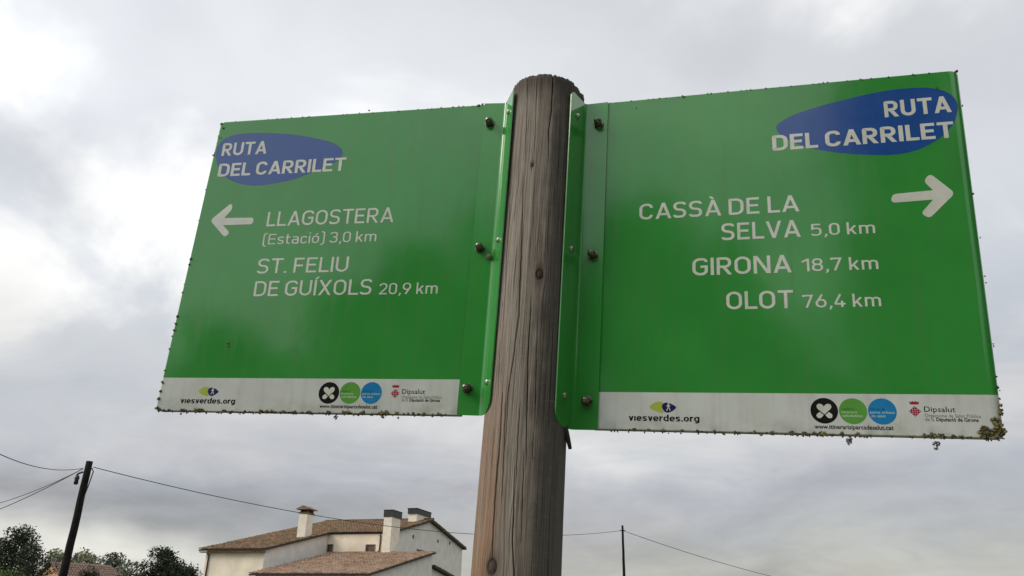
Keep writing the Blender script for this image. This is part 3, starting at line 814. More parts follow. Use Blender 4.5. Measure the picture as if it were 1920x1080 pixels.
def build_post():
    nth = 900
    zs = np.concatenate([np.linspace(-1.855, -.40, 12), np.linspace(-.39, ZT, 420)])
    th = np.linspace(-180, 180, nth, endpoint=False)
    TH, Z = np.meshgrid(th, zs)
    THw = TH.copy()
    for a, z, s in KNOTS:   # the grain flows round the knots
        dd = ((TH-a)/(s/R0*57.3*2.2))**2+((Z-z)/(s*5.0))**2
        THw = THw-(TH-a)*.75*np.exp(-dd)
    THw = THw+.9*np.sin(Z*7+1.0)+.3*np.sin(Z*19+2)
    rs = np.random.RandomState(4)
    def n1(x, seed):
        t = np.random.RandomState(seed).uniform(-1, 1, 4096)
        xi = np.floor(x).astype(int); f = x-xi; f = f*f*(3-2*f)
        return t[xi % 4096]*(1-f)+t[(xi+1) % 4096]*f
    dr = .00016*n1(THw*1.6+2000, 1)+.00010*n1(THw*4.1+2000+Z*6, 2)+.0007*n1(THw*.12+500+Z*1.5, 3)
    crack = np.zeros_like(TH)
    for pts, wd, dep in CRACKS:
        p = sorted(pts, key=lambda q: q[1]); pz_ = [q[1] for q in p]; pa = [q[0] for q in p]
        a = np.interp(Z, pz_, pa)
        inside = (Z > pz_[0]-.004) & (Z < pz_[-1]+.004)
        L = pz_[-1]-pz_[0]
        tap = np.clip(np.minimum(Z-pz_[0]+.006, (pz_[-1]-Z)+.006 if pz_[-1] < .52 else 9)/(L*.3+.004), 0, 1)**.5
        a = a+.35*n1(Z*140+a*0+len(pts)*7, 9)
        wdeg = wd*.50/1000/R0*57.3*(.5+.5*tap)
        g = np.exp(-((TH-a)/np.maximum(wdeg, .26))**2)*inside*tap
        dr -= dep/1000*g; crack = np.maximum(crack, g*min(1, .35+dep/4))
    for a, z, s in KNOTS:
        q = np.sqrt(((TH-a)/57.3*R0/s)**2+((Z-z)/(s*1.35))**2)
        dr += -.0012*np.exp(-((q-1)/.25)**2)+.0008*np.exp(-(q/.6)**2)
        crack = np.maximum(crack, np.exp(-((q-1)/.24)**2)*.95)
        crack = np.maximum(crack, .25*(q < 1)*(1+np.sin(q*14)))
    RR = R0+TP*Z+dr
    # ragged, slightly worn top rim
    topw = np.clip((Z-(ZT-.006))/.006, 0, 1)
    RR = RR-topw*.0016*(1+n1(TH*.35+800, 6))
    Zt = Z+topw*(.0008*n1(TH*.08+900, 7)+.00025*n1(TH*.6+900, 8))
    tr = np.radians(TH)
    # the log is fuller at the back right near its top
    bulge = np.clip((Z-.05)/.40, 0, 1)*np.clip((TH-74)/16, 0, 1)*np.clip((178-TH)/40, 0, 1)
    RR = RR+.0075*bulge
    X, Y = RR*np.sin(tr), -RR*np.cos(tr)
    V = np.stack([X, Y, Zt], -1).reshape(-1, 3)
    nz = len(zs); i = np.arange(nz-1)[:, None]*nth; j = np.arange(nth)[None, :]; j2 = (j+1) % nth
    F = np.stack([i+j, i+j2, i+nth+j2, i+nth+j], -1).reshape(-1, 4)
    # top cap: inner ring + centre
    ring = V[-nth:].copy(); inner = ring*np.array([.93, .93, 1])+np.array([0, 0, .0012]); cen = np.array([[0, 0, ZT+.002]])
    b0 = len(V); V = np.concatenate([V, inner, cen]); last = (nz-1)*nth
    F2 = np.stack([last+np.arange(nth), last+(np.arange(nth)+1) % nth, b0+(np.arange(nth)+1) % nth, b0+np.arange(nth)], -1)
    me = bpy.data.meshes.new('post')
    nq = len(F)+len(F2); loops = np.concatenate([F.ravel(), F2.ravel()])
    tri = np.stack([b0+np.arange(nth), b0+(np.arange(nth)+1) % nth, np.full(nth, b0+nth)], -1)
    loops = np.concatenate([loops, tri.ravel()]).astype(np.int32)
    starts = np.concatenate([np.arange(nq)*4, nq*4+np.arange(nth)*3]).astype(np.int32)
    me.vertices.add(len(V)); me.vertices.foreach_set('co', V.ravel().astype(np.float32))
    me.loops.add(len(loops)); me.loops.foreach_set('vertex_index', loops)
    me.polygons.add(len(starts)); me.polygons.foreach_set('loop_start', starts)
    me.polygons.foreach_set('use_smooth', np.ones(len(starts), dtype=bool))
    me.update(calc_edges=True); me.validate()
    pad = lambda arr, v=0.0: np.concatenate([arr.ravel(), np.full(len(V)-arr.size, v)])
    ca = me.attributes.new('crack', 'FLOAT', 'POINT'); ca.data.foreach_set('value', pad(crack).astype(np.float32))
    gr = np.stack([pad(np.radians(THw)*R0), pad(np.zeros_like(Z)), pad(Z, ZT)], -1)
    ga = me.attributes.new('grain', 'FLOAT_VECTOR', 'POINT'); ga.data.foreach_set('vector', gr.ravel().astype(np.float32))
    kn = np.zeros_like(TH)
    for a, z, s in KNOTS:
        q = np.sqrt(((TH-a)/57.3*R0/s)**2+((Z-z)/(s*2.2))**2); kn = np.maximum(kn, np.exp(-(q/1.5)**2))
    ka = me.attributes.new('knot', 'FLOAT', 'POINT'); ka.data.foreach_set('value', pad(kn).astype(np.float32))
    return me

def wood_material():
    m, t, b = new_mat('weathered_pine')
    ga = t.n('ShaderNodeAttribute'); ga.attribute_name = 'grain'; g = ga.outputs['Vector']
    ca = t.n('ShaderNodeAttribute'); ca.attribute_name = 'crack'
    ka = t.n('ShaderNodeAttribute'); ka.attribute_name = 'knot'
    oc = t.n('ShaderNodeTexCoord').outputs['Object']
    ox_, oy_, oz_ = t.sep(oc)
    gx, gy, gz = t.sep(g)
    fine = t.noise(t.vmul(g, (1300, 1, 14)), 1, 6, .7)
    mid = t.noise(t.vmul(g, (430, 1, 6)), 1, 6, .68)
    wide = t.noise(t.vmul(g, (60, 1, 4)), 1, 5, .6)
    blot = t.noise(oc, 22, 5, .6)
    c = t.mix(t.ramp(wide, .3, .7), (.205, .178, .145), (.318, .276, .228))
    c = t.mix(t.ramp(mid, .35, .75), c, (.35, .322, .283))
    c = t.mix(t.m('MULTIPLY', t.ramp(mid, .50, .36), .62), c, (.095, .078, .060))
    c = t.mix(t.m('MULTIPLY', t.ramp(fine, .52, .38), .62), c, (.070, .058, .047))
    # fresher orange-brown timber low on the left, greyed timber higher up; the right side's shade is painted in
    om = t.m('MULTIPLY', t.ramp(gx, -.018, -.045), t.ramp(t.m('ADD', gz, t.m('MULTIPLY', wide, .25)), .30, .02))
    om = t.m('MULTIPLY', om, t.ramp(t.noise(t.vmul(g, (110, 1, 3)), 1, 4, .6), .35, .6, .25, .95))
    c = t.mix(t.m('MULTIPLY', om, .8), c, t.mix(t.ramp(mid, .3, .7), (.20, .095, .05), (.36, .20, .11)))
    shade_m = t.m('MULTIPLY', t.ramp(t.m('ADD', gx, t.m('MULTIPLY', t.m('SUBTRACT', blot, .5), .05)), -.004, .030), .84)
    c = t.mix(shade_m, c, t.mix(t.ramp(mid, .3, .7), (.045, .043, .038), (.115, .110, .100)))
    topd = t.ramp(t.m('ADD', oz_, t.m('MULTIPLY', wide, .06)), .50, .56)
    c = t.mix(t.m('MULTIPLY', topd, .75), c, (.035, .03, .025))
    # faint saw chatter across the grain
    chat = t.noise(t.vmul(g, (40, 1, 420)), 1, 3, .6)
    c = t.mix(t.m('MULTIPLY', t.ramp(chat, .58, .70), .22), c, (.36, .33, .29))
    c = t.mix(t.m('MULTIPLY', ka.outputs['Fac'], .8), c, (.045, .028, .018))
    c = t.mix(t.m('MULTIPLY', ca.outputs['Fac'], 1.0, clamp=True), c, (.010, .008, .006))  # shade inside the cracks painted in; dark knot rings share this tone
    # blotchy weather stains and pale bleached flecks
    c = t.mix(t.m('MULTIPLY', t.ramp(t.noise(t.vmul(oc, (1, 1, .35)), 30, 6, .65), .52, .68), .45), c, (.085, .075, .062))
    c = t.mix(t.m('MULTIPLY', t.ramp(t.noise(t.vmul(g, (900, 1, 60)), 1, 4, .7), .60, .72), .35), c, (.42, .39, .34))
    t.put(b.inputs['Base Color'], c); b.inputs['Roughness'].default_value = .85
    b.inputs['Specular IOR Level'].default_value = .25
    bn = t.n('ShaderNodeBump'); bn.inputs['Strength'].default_value = .7; bn.inputs['Distance'].default_value = .0008
    t.put(bn.inputs['Height'], t.m('ADD', fine, t.m('MULTIPLY', mid, .8))); t.put(b.inputs['Normal'], bn.outputs[0])
    return m
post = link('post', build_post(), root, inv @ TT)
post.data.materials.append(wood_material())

# --- the two boards
def board_mesh(name, quad, roll_out, depth, mat, sign):
    """folded-edge sheet: quad = TL, BL, BR, TR in mm; outer vertical edge rolled with radius roll_out"""
    q = [Vector((p[0]/1000, p[1]/1000)) for p in quad]
    # outline with rounded outer corners, counter-clockwise from front
    TL, BL, BR, TR = q
    rc = .007
    def corner(a, b_, c_, r, n=5):
        d1, d2 = (a-b_).normalized(), (c_-b_).normalized(); out = []
        for k in range(n+1):
            t = k/n; out.append((b_+d1*r)*(1-t)**2+b_*2*t*(1-t)+(b_+d2*r)*t*t)
        return out
    ro = rc if sign < 0 else .0015; ri = rc if sign > 0 else .0015
    loop = corner(TR, TL, BL, ro)+corner(TL, BL, BR, ro)+corner(BL, BR, TR, ri)+corner(BR, TR, TL, ri)
    cen = sum(loop, Vector((0, 0)))/len(loop)
    def inset(p, d, dout):
        out = p.copy()
        # distance to each straight side, move inwards
        x0 = (TL.x+BL.x)/2; x1 = (TR.x+BR.x)/2
        out.y += d if p.y < cen.y else -d
        left = p.x < cen.x
        dd = dout if (left and sign < 0) or (not left and sign > 0) else d
        out.x += dd if left else -dd
        return out
    rings = []
    r = .0018
    for k in range(7):
        a = math.pi/2*k/6
        rings.append(([inset(p, r*(1-math.sin(a)), roll_out*(1-math.sin(a))) for p in loop], -max(r, roll_out*.55)*(1-math.cos(a)) if False else None, a))
    vs, fs = [], []; n = len(loop)
    for pts, _, a in rings:
        for p, l in zip(pts, loop):
            outer = (l.x < cen.x and sign < 0) or (l.x > cen.x and sign > 0)
            rz = roll_out*.55 if outer else r
            vs.append((p.x, p.y, -rz*(1-math.cos(a))))
    for p in loop: vs.append((p.x, p.y, -depth))
    for p in loop:
        ip = inset(p, .012, .012); vs.append((ip.x, ip.y, -depth))
    for p in loop:
        ip = inset(p, .012, .012); vs.append((ip.x, ip.y, -.0035))
    nr = len(rings)+3
    for i in range(nr-1):
        for k in range(n):
            k2 = (k+1) % n
            fs.append((i*n+k, (i+1)*n+k, (i+1)*n+k2, i*n+k2))
    fs.append(tuple(range(n))); fs.append(tuple((nr-1)*n+k for k in range(n-1, -1, -1)))
    mi = [0]*(len(fs)); 
    for i in range(6, nr-1):
        for k in range(n): mi[i*n+k] = 1
    mi[-1] = 1
    me = mesh_from(name, vs, fs, [mat, m_edge], mat_idx=mi)
    sm_ = np.zeros(len(fs), dtype=bool); sm_[:6*n] = True
    me.polygons.foreach_set('use_smooth', sm_)
    return me

boardL = link('sign_board', board_mesh('sign_board', [(-492.4, 500.9), (-511.7, .2), (-30.0, 0), (-18.0, 502.7)], .0022, .011, m_board_l, -1), root, inv @ ML,
              label='left green board pointing to Llagostera')
boardR = link('sign_board', board_mesh('sign_board', [(31, 511.7), (29, 1.2), (524.8, 0), (529.7, 510.8)], 0.0115, .011, m_board_r, 1), root, inv @ MR,
              label='right green board pointing to Girona')

# --- folded steel brackets (flange on the board, strip bent forward along the post)
def bracket(board, MBd, side):
    """section drawn in post coordinates: flange outer -> fold -> strip front edge; bent from 2 mm sheet"""
    toP = TT.inverted() @ MBd
    if side == 'L': tb, bb = -23.1, -34.5; s = Vector((-.0513, -.034)); f = Vector((-.0628, .0109)); Hh = .502
    else: tb, bb = 39.7, 36.2; s = Vector((.0386, -.0473)); f = Vector((.0637, -.006)); Hh = .5109
    M_ = MBd.inverted() @ TT      # post -> board
    n = 24; rows = []
    th = .0018; rc = .022
    # rows along height; each row: list of points (front side) from flange edge to strip edge
    hs = [0]+[rc*(1-math.cos(math.pi/2*k/8)) for k in range(1, 9)]
    ys = hs+[Hh*k/n for k in range(2, n-1)]+[Hh-.010*(1-math.cos(math.pi/2*k/6)) for k in range(6, -1, -1)]
    zoff = .0132 if side == 'L' else 0
    for y in ys:
        # trim of the strip end for the rounded free corner
        if y < rc: k = math.sqrt(max(0, 1-((rc-y)/rc)**2)); cut = (1-k)*rc*(1.0)
        elif Hh-y < .010: k = math.sqrt(max(0, 1-((.010-(Hh-y))/.010)**2)); cut = (1-k)*.010
        else: cut = 0
        xf = (bb+(tb-bb)*y/Hh)/1000
        fl = Vector((xf, y, .0042 if side == 'L' else .0025))
        # fold and strip edge expressed in board space
        zz = y+zoff
        F_ = M_ @ Vector((f.x, f.y, zz)); S__ = M_ @ Vector((s.x, s.y, zz))
        F_.y = y; F_.z = .0016
        d = (S__-F_); L = d.length; d.normalize(); S2 = F_+d*(L-cut)
        # rounded bend of 4 mm radius
        e1 = (fl-F_).normalized()
        A, C_ = F_+e1*.005, F_+d*.005
        row = [fl, fl.lerp(A, .5)]
        for k in range(6):
            t = k/5; row.append(A*(1-t)**2+F_*2*t*(1-t)+C_*t*t)
        row += [C_.lerp(S2, .35), C_.lerp(S2, .7), S2]
        rows.append(row)
    m = len(rows[0]); vs = []; 
    def nrm(row, i):
        a, b_ = row[max(i-1, 0)], row[min(i+1, m-1)]; t = (b_-a).normalized()
        nn = t.cross(Vector((0, 1, 0))).normalized()
        return nn
    sgn = 1
    for row in rows:
        for i, p in enumerate(row):
            vs.append(p)
    back = []
    for row in rows:
        for i, p in enumerate(row):
            nn = nrm(row, i)
            if side == 'R': nn = -nn
            back.append(p+nn*th*(1 if side == 'L' else 1))
    # make sure "back" lies behind the flange (negative z); flip when not
    if back[0].z > vs[0].z:
        back = [v*2-b_ for v, b_ in zip(vs, back)]
    N = len(vs); allv = vs+back; fs = []; R_ = len(rows)
    for r in range(R_-1):
        for i in range(m-1):
            a, b_, c_, d_ = r*m+i, r*m+i+1, (r+1)*m+i+1, (r+1)*m+i
            fs.append((a, b_, c_, d_)); fs.append((N+d_, N+c_, N+b_, N+a))
    for r in range(R_-1):
        a, d_ = r*m, (r+1)*m; fs.append((a, d_, N+d_, N+a))
        a, d_ = r*m+m-1, (r+1)*m+m-1; fs.append((d_, a, N+a, N+d_))
    for i in range(m-1):
        fs.append((i+1, i, N+i, N+i+1)); a = (R_-1)*m+i; fs.append((a, a+1, N+a+1, N+a))
    me = mesh_from('bracket', allv, fs, m_bracket)
    bm = bmesh.new(); bm.from_mesh(me); bmesh.ops.recalc_face_normals(bm, faces=bm.faces); bm.to_mesh(me); bm.free()
    return link('bracket', me, board)
bracket(boardL, ML, 'L'); bracket(boardR, MR, 'R')

# --- bolts on the flanges and screws through the strips
def bolt_mesh():
    mb = MB()
    mb.lathe([(.0078, 0), (.0078, .0012), (.0072, .0016)], 20)
    mb.lathe([(.0062, .0016), (.0066, .0022), (.0066, .0085), (.0060, .0092)], 6)
    mb.lathe([(.0055, .0092), (.0054, .0120), (.0046, .0142), (.0032, .0158), (.0014, .0166), (.0003, .0168)], 16)
    return mb.mesh('bolt', m_bolt)
bm0 = bolt_mesh()
for bd, pts in ((boardL, [(-12.4, 467.7), (-15.3, 254.3), (-21.2, 40.4)]), (boardR, [(25.5, 475.2), (22.4, 257.1), (20.3, 41.4)])):
    for i, (x, y) in enumerate(pts):
        link('bolt', bm0, bd, Matrix.Translation((x/1000, y/1000-.003, .0034)) @ Matrix.Rotation(i*.37, 4, 'Z'))
sc = MB().lathe([(.0045, 0), (.0043, .0012), (.0034, .0024), (.0018, .0031), (.0003, .0034)], 14).mesh('screw', m_screw)
def strip_point(side, y, k):
    if side == 'L': s = Vector((-.0513, -.034)); f = Vector((-.0628, .0109)); zoff = 0
    else: s = Vector((.0386, -.0473)); f = Vector((.0637, -.006)); zoff = 0
    p = f.lerp(s, k); t = (s-f).normalized(); nn = Vector((t.y, -t.x))
    if nn.dot(p) < 0: nn = -nn
    return Vector((p.x, p.y, y)), Vector((nn.x, nn.y, 0))
for side, bd, MBd, ys in (('L', boardL, ML, (.4851, .2694, .0565)), ('R', boardR, MR, (.4763, .2567, .0421))):
    for y in ys:
        p, nn = strip_point(side, y, .55)
        p = p+nn*.0006
        mt = Matrix.Translation(p) @ nn.to_track_quat('Z', 'Y').to_matrix().to_4x4()
        link('screw', sc, bd, MBd.inverted() @ TT @ mt)

# --- print: left board
mm = .001
def oval(board, pts, label):
    flat_shape('oval', board, [tuple(p) for p in catmull(pts, 5)], m_blue, .00008, label)
oval(boardL, [(-490.9,441.8),(-487,460),(-471,471.4),(-444.8,475.7),(-400.8,474),(-357.2,468.6),(-321.4,460.9),(-283,449.5),(-266,439.5),(-259.3,430.3),(-261.2,421.5),(-272.6,409.8),(-312.2,393.5),(-344.1,382.8),(-385.5,376.6),(-410.7,376),(-430.3,379),(-452.3,387),(-468,397.5),(-482.6,416)], 'blue oval behind RUTA DEL CARRILET')
oval(boardR, [(286,440.8),(291.1,450.3),(313.5,462.2),(347.2,471.8),(380.3,478.8),(412.9,484.6),(445,487.9),(476.2,487.4),(494.5,484.5),(509.1,478),(518.7,468.2),(522.6,455.7),(520.4,442.4),(514.2,425.9),(498.9,408.6),(479.6,395.8),(459.2,388.2),(436.2,385.6),(405.5,388),(374.4,393),(342.9,400.9),(317,411.8),(294.9,425.9)], 'dark blue oval behind RUTA DEL CARRILET')
def line(bd, text, x0, x1, y, cap, stroke, mat=None, z=.0005, sb=.105):
    lettering(bd, text, x0*mm, x1*mm, y*mm, cap*mm, stroke, mat or m_white, .00018, text+' lettering', sb)
line(boardL, 'RUTA', -479.4, -396.5, 434.4, 24.2, .165, sb=.10)
line(boardL, 'DEL CARRILET', -479.6, -251.0, 395.3, 24.2, .165, sb=.10)
line(boardL, 'LLAGOSTERA', -375.2, -159.4, 301.0, 25.5, .122, sb=.135)
line(boardL, '(Estació) 3,0 km', -377.0, -184.4, 269.3, 18.0, .108, sb=.13)
line(boardL, 'ST. FELIU', -378.6, -225.5, 220.0, 25.0, .122, sb=.135)
line(boardL, 'DE GUÍXOLS', -378.5, -183.3, 182.0, 25.0, .122, sb=.135)
line(boardL, '20,9 km', -170.8, -78.1, 181.9, 18.0, .115, sb=.13)
line(boardR, 'RUTA', 430.4, 514.6, 444.6, 25.6, .178, sb=.10)
line(boardR, 'DEL CARRILET', 279.4, 514.0, 405.2, 24.8, .178, sb=.10)
line(boardR, 'CASSÀ DE LA', 89.6, 310.7, 308.4, 25.2, .138, sb=.13)
line(boardR, 'SELVA', 205.4, 310.4, 270.1, 25.6, .138, sb=.13)
line(boardR, '5,0 km', 323.9, 404.4, 270.6, 17.6, .122, sb=.13)
line(boardR, 'GIRONA', 164.6, 296.2, 218.7, 25.8, .138, sb=.12)
line(boardR, '18,7 km', 309.1, 404.2, 219.4, 18.2, .122, sb=.13)
line(boardR, 'OLOT', 209.4, 296.2, 168.0, 25.4, .138, sb=.12)
line(boardR, '76,4 km', 307.6, 403.3, 168.0, 18.0, .122, sb=.13)

# --- arrows
def rounded_poly(pts, radii):
    P = [Vector(p) for p in pts]; out = []
    for i in range(len(P)):
        a, b_, c_ = P[i-1], P[i], P[(i+1) % len(P)]; d1, d2 = (a-b_), (c_-b_)
        r = min(radii[i], d1.length*.48, d2.length*.48); d1.normalize(); d2.normalize()
        if r <= 0: out.append(b_); continue
        for k in range(7):
            t = k/6; out.append((b_+d1*r)*(1-t)**2+b_*2*t*(1-t)+(b_+d2*r)*t*t)
    return [tuple(p) for p in out]
AR = [(505.5, 322.6), (478.5, 353.5), (469.2, 343.0), (479.8, 328.6), (429.5, 326.2), (427.0, 313.4), (478.5, 315.0), (461.8, 295.6), (471.6, 288.0)]
RA = [7, 6, 7, 1.5, 6.5, 6.5, 1.5, 6, 6]
flat_shape('arrow', boardR, rounded_poly(AR, RA), m_white, .00015, 'white arrow pointing right')
AL = [(-477.8, 315.6), (-444.6, 345.5), (-440.6, 335.2), (-453.0, 318.6), (-399.6, 317.6), (-399.6, 305.8), (-453.2, 305.8), (-438.2, 292.0), (-446.2, 284.0)]
flat_shape('arrow', boardL, rounded_poly(AL, [7, 6, 6, 1.5, 6, 6, 1.5, 6, 6]), m_white, .00015, 'white arrow pointing left')

# --- footer emblems
def disc(name, bd, cx, cy, r, mat, z, label=None, n=40, ry=None):
    ry = ry or r
    return flat_shape(name, bd, [(cx+r*math.cos(2*math.pi*k/n), cy+ry*math.sin(2*math.pi*k/n)) for k in range(n)], mat, z, label)
def capsule(cx, cy, L, r, ang, cut0=False, cut1=False, n=8):
    out = []
    for s, cut in ((1, cut1), (-1, cut0)):
        if cut: out += [(s*L/2, -r*s), (s*L/2, r*s)]
        else: out += [(s*(L/2-r)+s*r*math.cos(a), s*r*math.sin(a)) for a in [math.pi*(k/n-.5) for k in range(n+1)]]
    ca, sa = math.cos(ang), math.sin(ang)
    return [(cx+x*ca-y*sa, cy+x*sa+y*ca) for x, y in out]
def footer(bd, o, bigger):
    """o: dict of measured positions in mm"""
    line(bd, 'vıesverdes.org', o['v'][0], o['v'][1], o['v'][2], o['v'][3], .165, m_black, .00015, .085)
    px_, py_, s = o['p']
    petal = [(-14.5, -.5), (-10, 4.6), (-3, 6.6), (2.5, 5.4), (1.6, 1.5), (1.8, -3.5), (3, -7.4), (-4, -6.4), (-10, -4.2)]
    blob = [(.8, 1.0), (3, 4.6), (7.5, 5.6), (13.5, 3.6), (18.8, -.4), (14.5, -4.8), (9, -7.2), (4.5, -6.2), (1.8, -2.5)]
    flat_shape('emblem', bd, [tuple(p) for p in catmull([(px_+x*s, py_+y*s) for x, y in petal], 4)], m_lime, .00008, 'yellow green leaf emblem')
    flat_shape('emblem', bd, [tuple(p) for p in catmull([(px_+x*s, py_+y*s) for x, y in blob], 4)], m_navy, .00011, 'navy emblem with a white walking figure')
    fig = MB()
    def seg(x0, y0, x1, y1, w_):
        vs_, fs_ = ribbon([Vector((x0, y0)), Vector((x1, y1))], w_)
        q = [(px_/1000+v.x*s/1000, py_/1000+v.y*s/1000, .00016+len(fig.v)*1e-6) for v in vs_]
        fig.add([q[1], q[3], q[2], q[0]], [(0, 1, 2, 3)])
    seg(9.2, -.4, 9.0, 3.2, 2.0); seg(9.2, 0, 6.9, -4.8, 1.1); seg(9.2, 0, 11.6, -4.6, 1.1); seg(8.6, 3, 6.7, .6, .9); seg(9.4, 3, 11.4, .8, .9); seg(9.1, 3.4, 9.1, 5.2, 1.7)
    fig.build('walking_figure', m_white, bd)
    R_ = o['r']
    (x1, y1), (x2, y2), (x3, y3) = o['c']
    disc('emblem', bd, x1, y1, R_, m_black, .00008, 'black round emblem with crossed plasters')
    disc('emblem', bd, x2, y2, R_, m_pgreen, .00008, 'green round emblem')
    disc('emblem', bd, x3, y3, R_, m_pblue, .00010, 'light blue round emblem')
    k = R_/16.3
    # heart made of two crossed plasters: V-shaped heart above, two cut ends below
    heart = [(0, -4.6), (7.6, 2.2), (8.9, 5.0), (8.0, 7.8), (5.2, 8.9), (2.6, 8.2), (0, 5.4), (-2.6, 8.2), (-5.2, 8.9), (-8.0, 7.8), (-8.9, 5.0), (-7.6, 2.2)]
    flat_shape('emblem_heart', bd, [(x1+a*k, y1+b_*k) for a, b_ in heart], m_white, .00016)
    for sg in (1, -1):
        cp_ = [(.9, -5.5), (4.6, -2.2), (5.6, -1.8), (8.8, -4.2), (9.6, -6.6), (8.2, -9.0), (5.8, -9.6), (3.6, -8.6)]
        flat_shape('emblem_heart', bd, [(x1+sg*a*k, y1+b_*k) for a, b_ in cp_], m_white, .00016)
    f = 1/1000
    small_text(bd, "xarxa d'", (x2-R_*.82)*f, (x2+R_*.05)*f, (y2+R_*.10)*f, R_*.17*f, m_dgreen, .00016, .01)
    small_text(bd, 'itineraris', (x2-R_*.84)*f, (x2+R_*.30)*f, (y2-R_*.16)*f, R_*.19*f, m_pale, .00016, .01)
    small_text(bd, 'saludables', (x2-R_*.80)*f, (x2+R_*.66)*f, (y2-R_*.44)*f, R_*.19*f, m_pale, .00016, .01)
    small_text(bd, 'xarxa de', (x3-R_*.84)*f, (x3+R_*.20)*f, (y3+R_*.10)*f, R_*.17*f, m_dblue, .00016, .01)
    small_text(bd, 'parcs urbans', (x3-R_*.86)*f, (x3+R_*.86)*f, (y3-R_*.16)*f, R_*.19*f, m_pale, .00016, .01)
    small_text(bd, 'de salut', (x3-R_*.80)*f, (x3+R_*.20)*f, (y3-R_*.44)*f, R_*.19*f, m_pale, .00016, .01)
    a, b_, y = o['w']
    small_text(bd, 'www.itinerarisiparcsdesalut.cat', a*f, b_*f, y*f, .0056, m_black, .00016, .018, 'www.itinerarisiparcsdesalut.cat lettering')
    sx_, sy_ = o['s']
    flat_shape('coat_of_arms', bd, [(sx_, sy_+6.6), (sx_+6.8, sy_), (sx_, sy_-6.8), (sx_-6.8, sy_)], m_red, .00008, 'small red lozenge shield')
    lz = MB()
    for i in range(-2, 3):
        for j in range(-2, 3):
            if (i+j) % 2: continue
            cx_, cy_ = sx_+(i+j)*1.25, sy_+(i-j)*1.25
            if abs(cx_-sx_)+abs(cy_-sy_) > 5.2: continue
            lz.add([((cx_+.75)*f, cy_*f, .00014), (cx_*f, (cy_+.75)*f, .00014), ((cx_-.75)*f, cy_*f, .00014), (cx_*f, (cy_-.75)*f, .00014)], [(0, 1, 2, 3)])
    lz.build('coat_of_arms', m_pale, bd)
    flat_shape('crown', bd, [(sx_-4.6, sy_+8.4), (sx_+4.6, sy_+8.4), (sx_+5.8, sy_+12.2), (sx_+3.4, sy_+11.4), (sx_+1.8, sy_+12.8), (sx_, sy_+11.6), (sx_-1.8, sy_+12.8), (sx_-3.4, sy_+11.4), (sx_-5.8, sy_+12.2)], m_red, .00008)
    a, b_, y, c_ = o['d']
    small_text(bd, 'Dipsalut', a*f, b_*f, y*f, c_*f, m_black, .00016, .0, 'Dipsalut lettering')
    a, b_, y = o['o']
    small_text(bd, 'Organisme de Salut Pública', a*f, b_*f, y*f, .0044, m_grey, .00016, 0, 'Organisme de Salut Pública lettering')
    a, b_, c_, d, y = o['g']
    small_text(bd, 'de la', a*f, b_*f, y*f, .0044, m_grey, .00016, 0)
    small_text(bd, 'Diputació de Girona', c_*f, d*f, y*f, .0046, m_black, .00016, .02, 'Diputació de Girona lettering')
footer(boardL, dict(v=(-471.6, -380.6, 12.3, 8.6), p=(-429.6, 31.0, 1.0), r=16.1, c=((-232.0, 30.3), (-198.9, 30.5), (-166.0, 30.7)),
                    w=(-243.9, -154.7, 8.0), s=(-129.6, 30.4), d=(-119.2, -84.6, 30.0, 7.2), o=(-119.2, -59.2, 23.5), g=(-118.8, -109.3, -107.1, -61.6, 18.9)), False)
footer(boardR, dict(v=(77.9, 171.0, 13.9, 8.8), p=(121.2, 33.0, 1.05), r=16.4, c=((325.5, 30.8), (359.3, 30.6), (393.1, 30.8)),
                    w=(312.7, 404.0, 8.0), s=(430.0, 31.5), d=(440.3, 474.8, 31.0, 7.0), o=(440.2, 501.5, 24.5), g=(440.2, 450.6, 452.7, 498.6, 19.7)), True)

# --- lichen crusts along the rims
def lichen(bd, spots, seed, mats, name='lichen', label=None):
    """spots: (x, y, radius, height, pieces, kind) in mm; many small crinkled lobes"""
    for kind, mat in enumerate(mats):
        rnd = random.Random(seed+kind); vs, fs = [], []
        for (x, y, r, hgt, cnt, kd) in spots:
            for i in range(cnt):
                if (kd == 0 and kind != 1 and rnd.random() < .85) or (kd == 1 and kind != 0 and rnd.random() < .70) or (kd == 2 and kind != 2 and rnd.random() < .7): continue
                a = rnd.uniform(0, 6.28); q = r*.8*rnd.random()**.7
                cx, cy = x+q*math.cos(a), y+q*math.sin(a)*.8; cz = rnd.uniform(-1, 1)*hgt*(1 if kd == 1 else .6)
                s = rnd.uniform(.7, 1.6)*(1.1 if kd == 1 else .9); base = len(vs)
                m1 = 6
                tilt = Vector((rnd.uniform(-1, 1), rnd.uniform(-1, 1), rnd.uniform(.2, 1))).normalized().to_track_quat('Z', 'Y').to_matrix()
                pts = [Vector((0, 0, s*.45))]
                for k in range(m1):
                    aa = 6.283*k/m1; rr = s*rnd.uniform(.6, 1.15); pts.append(Vector((rr*math.cos(aa), rr*math.sin(aa), rnd.uniform(-.3, .5)*s)))
                pts.append(Vector((0, 0, -s*.4)))
                for p in pts:
                    p = tilt @ p; vs.append(((cx+p.x)/1000, (cy+p.y)/1000, (cz+p.z)/1000))
                for k in range(m1):
                    k2 = (k+1) % m1
                    fs.append((base, base+1+k, base+1+k2)); fs.append((base+m1+1, base+1+k2, base+1+k))
        if fs: link(name, mesh_from(name, vs, fs, mat), bd, kind='stuff', label=label)
LM = [m_lichen_y, m_lichen_d, m_lichen_g]
rnd = random.Random(3)
spL = []
for i in range(150):      # dark crust all along the lower rim
    t = rnd.random(); x = -510+t*470
    spL.append((x, rnd.uniform(-2.2, 1.6), rnd.uniform(1.0, 2.4), 1.6, rnd.randint(3, 7), 0))
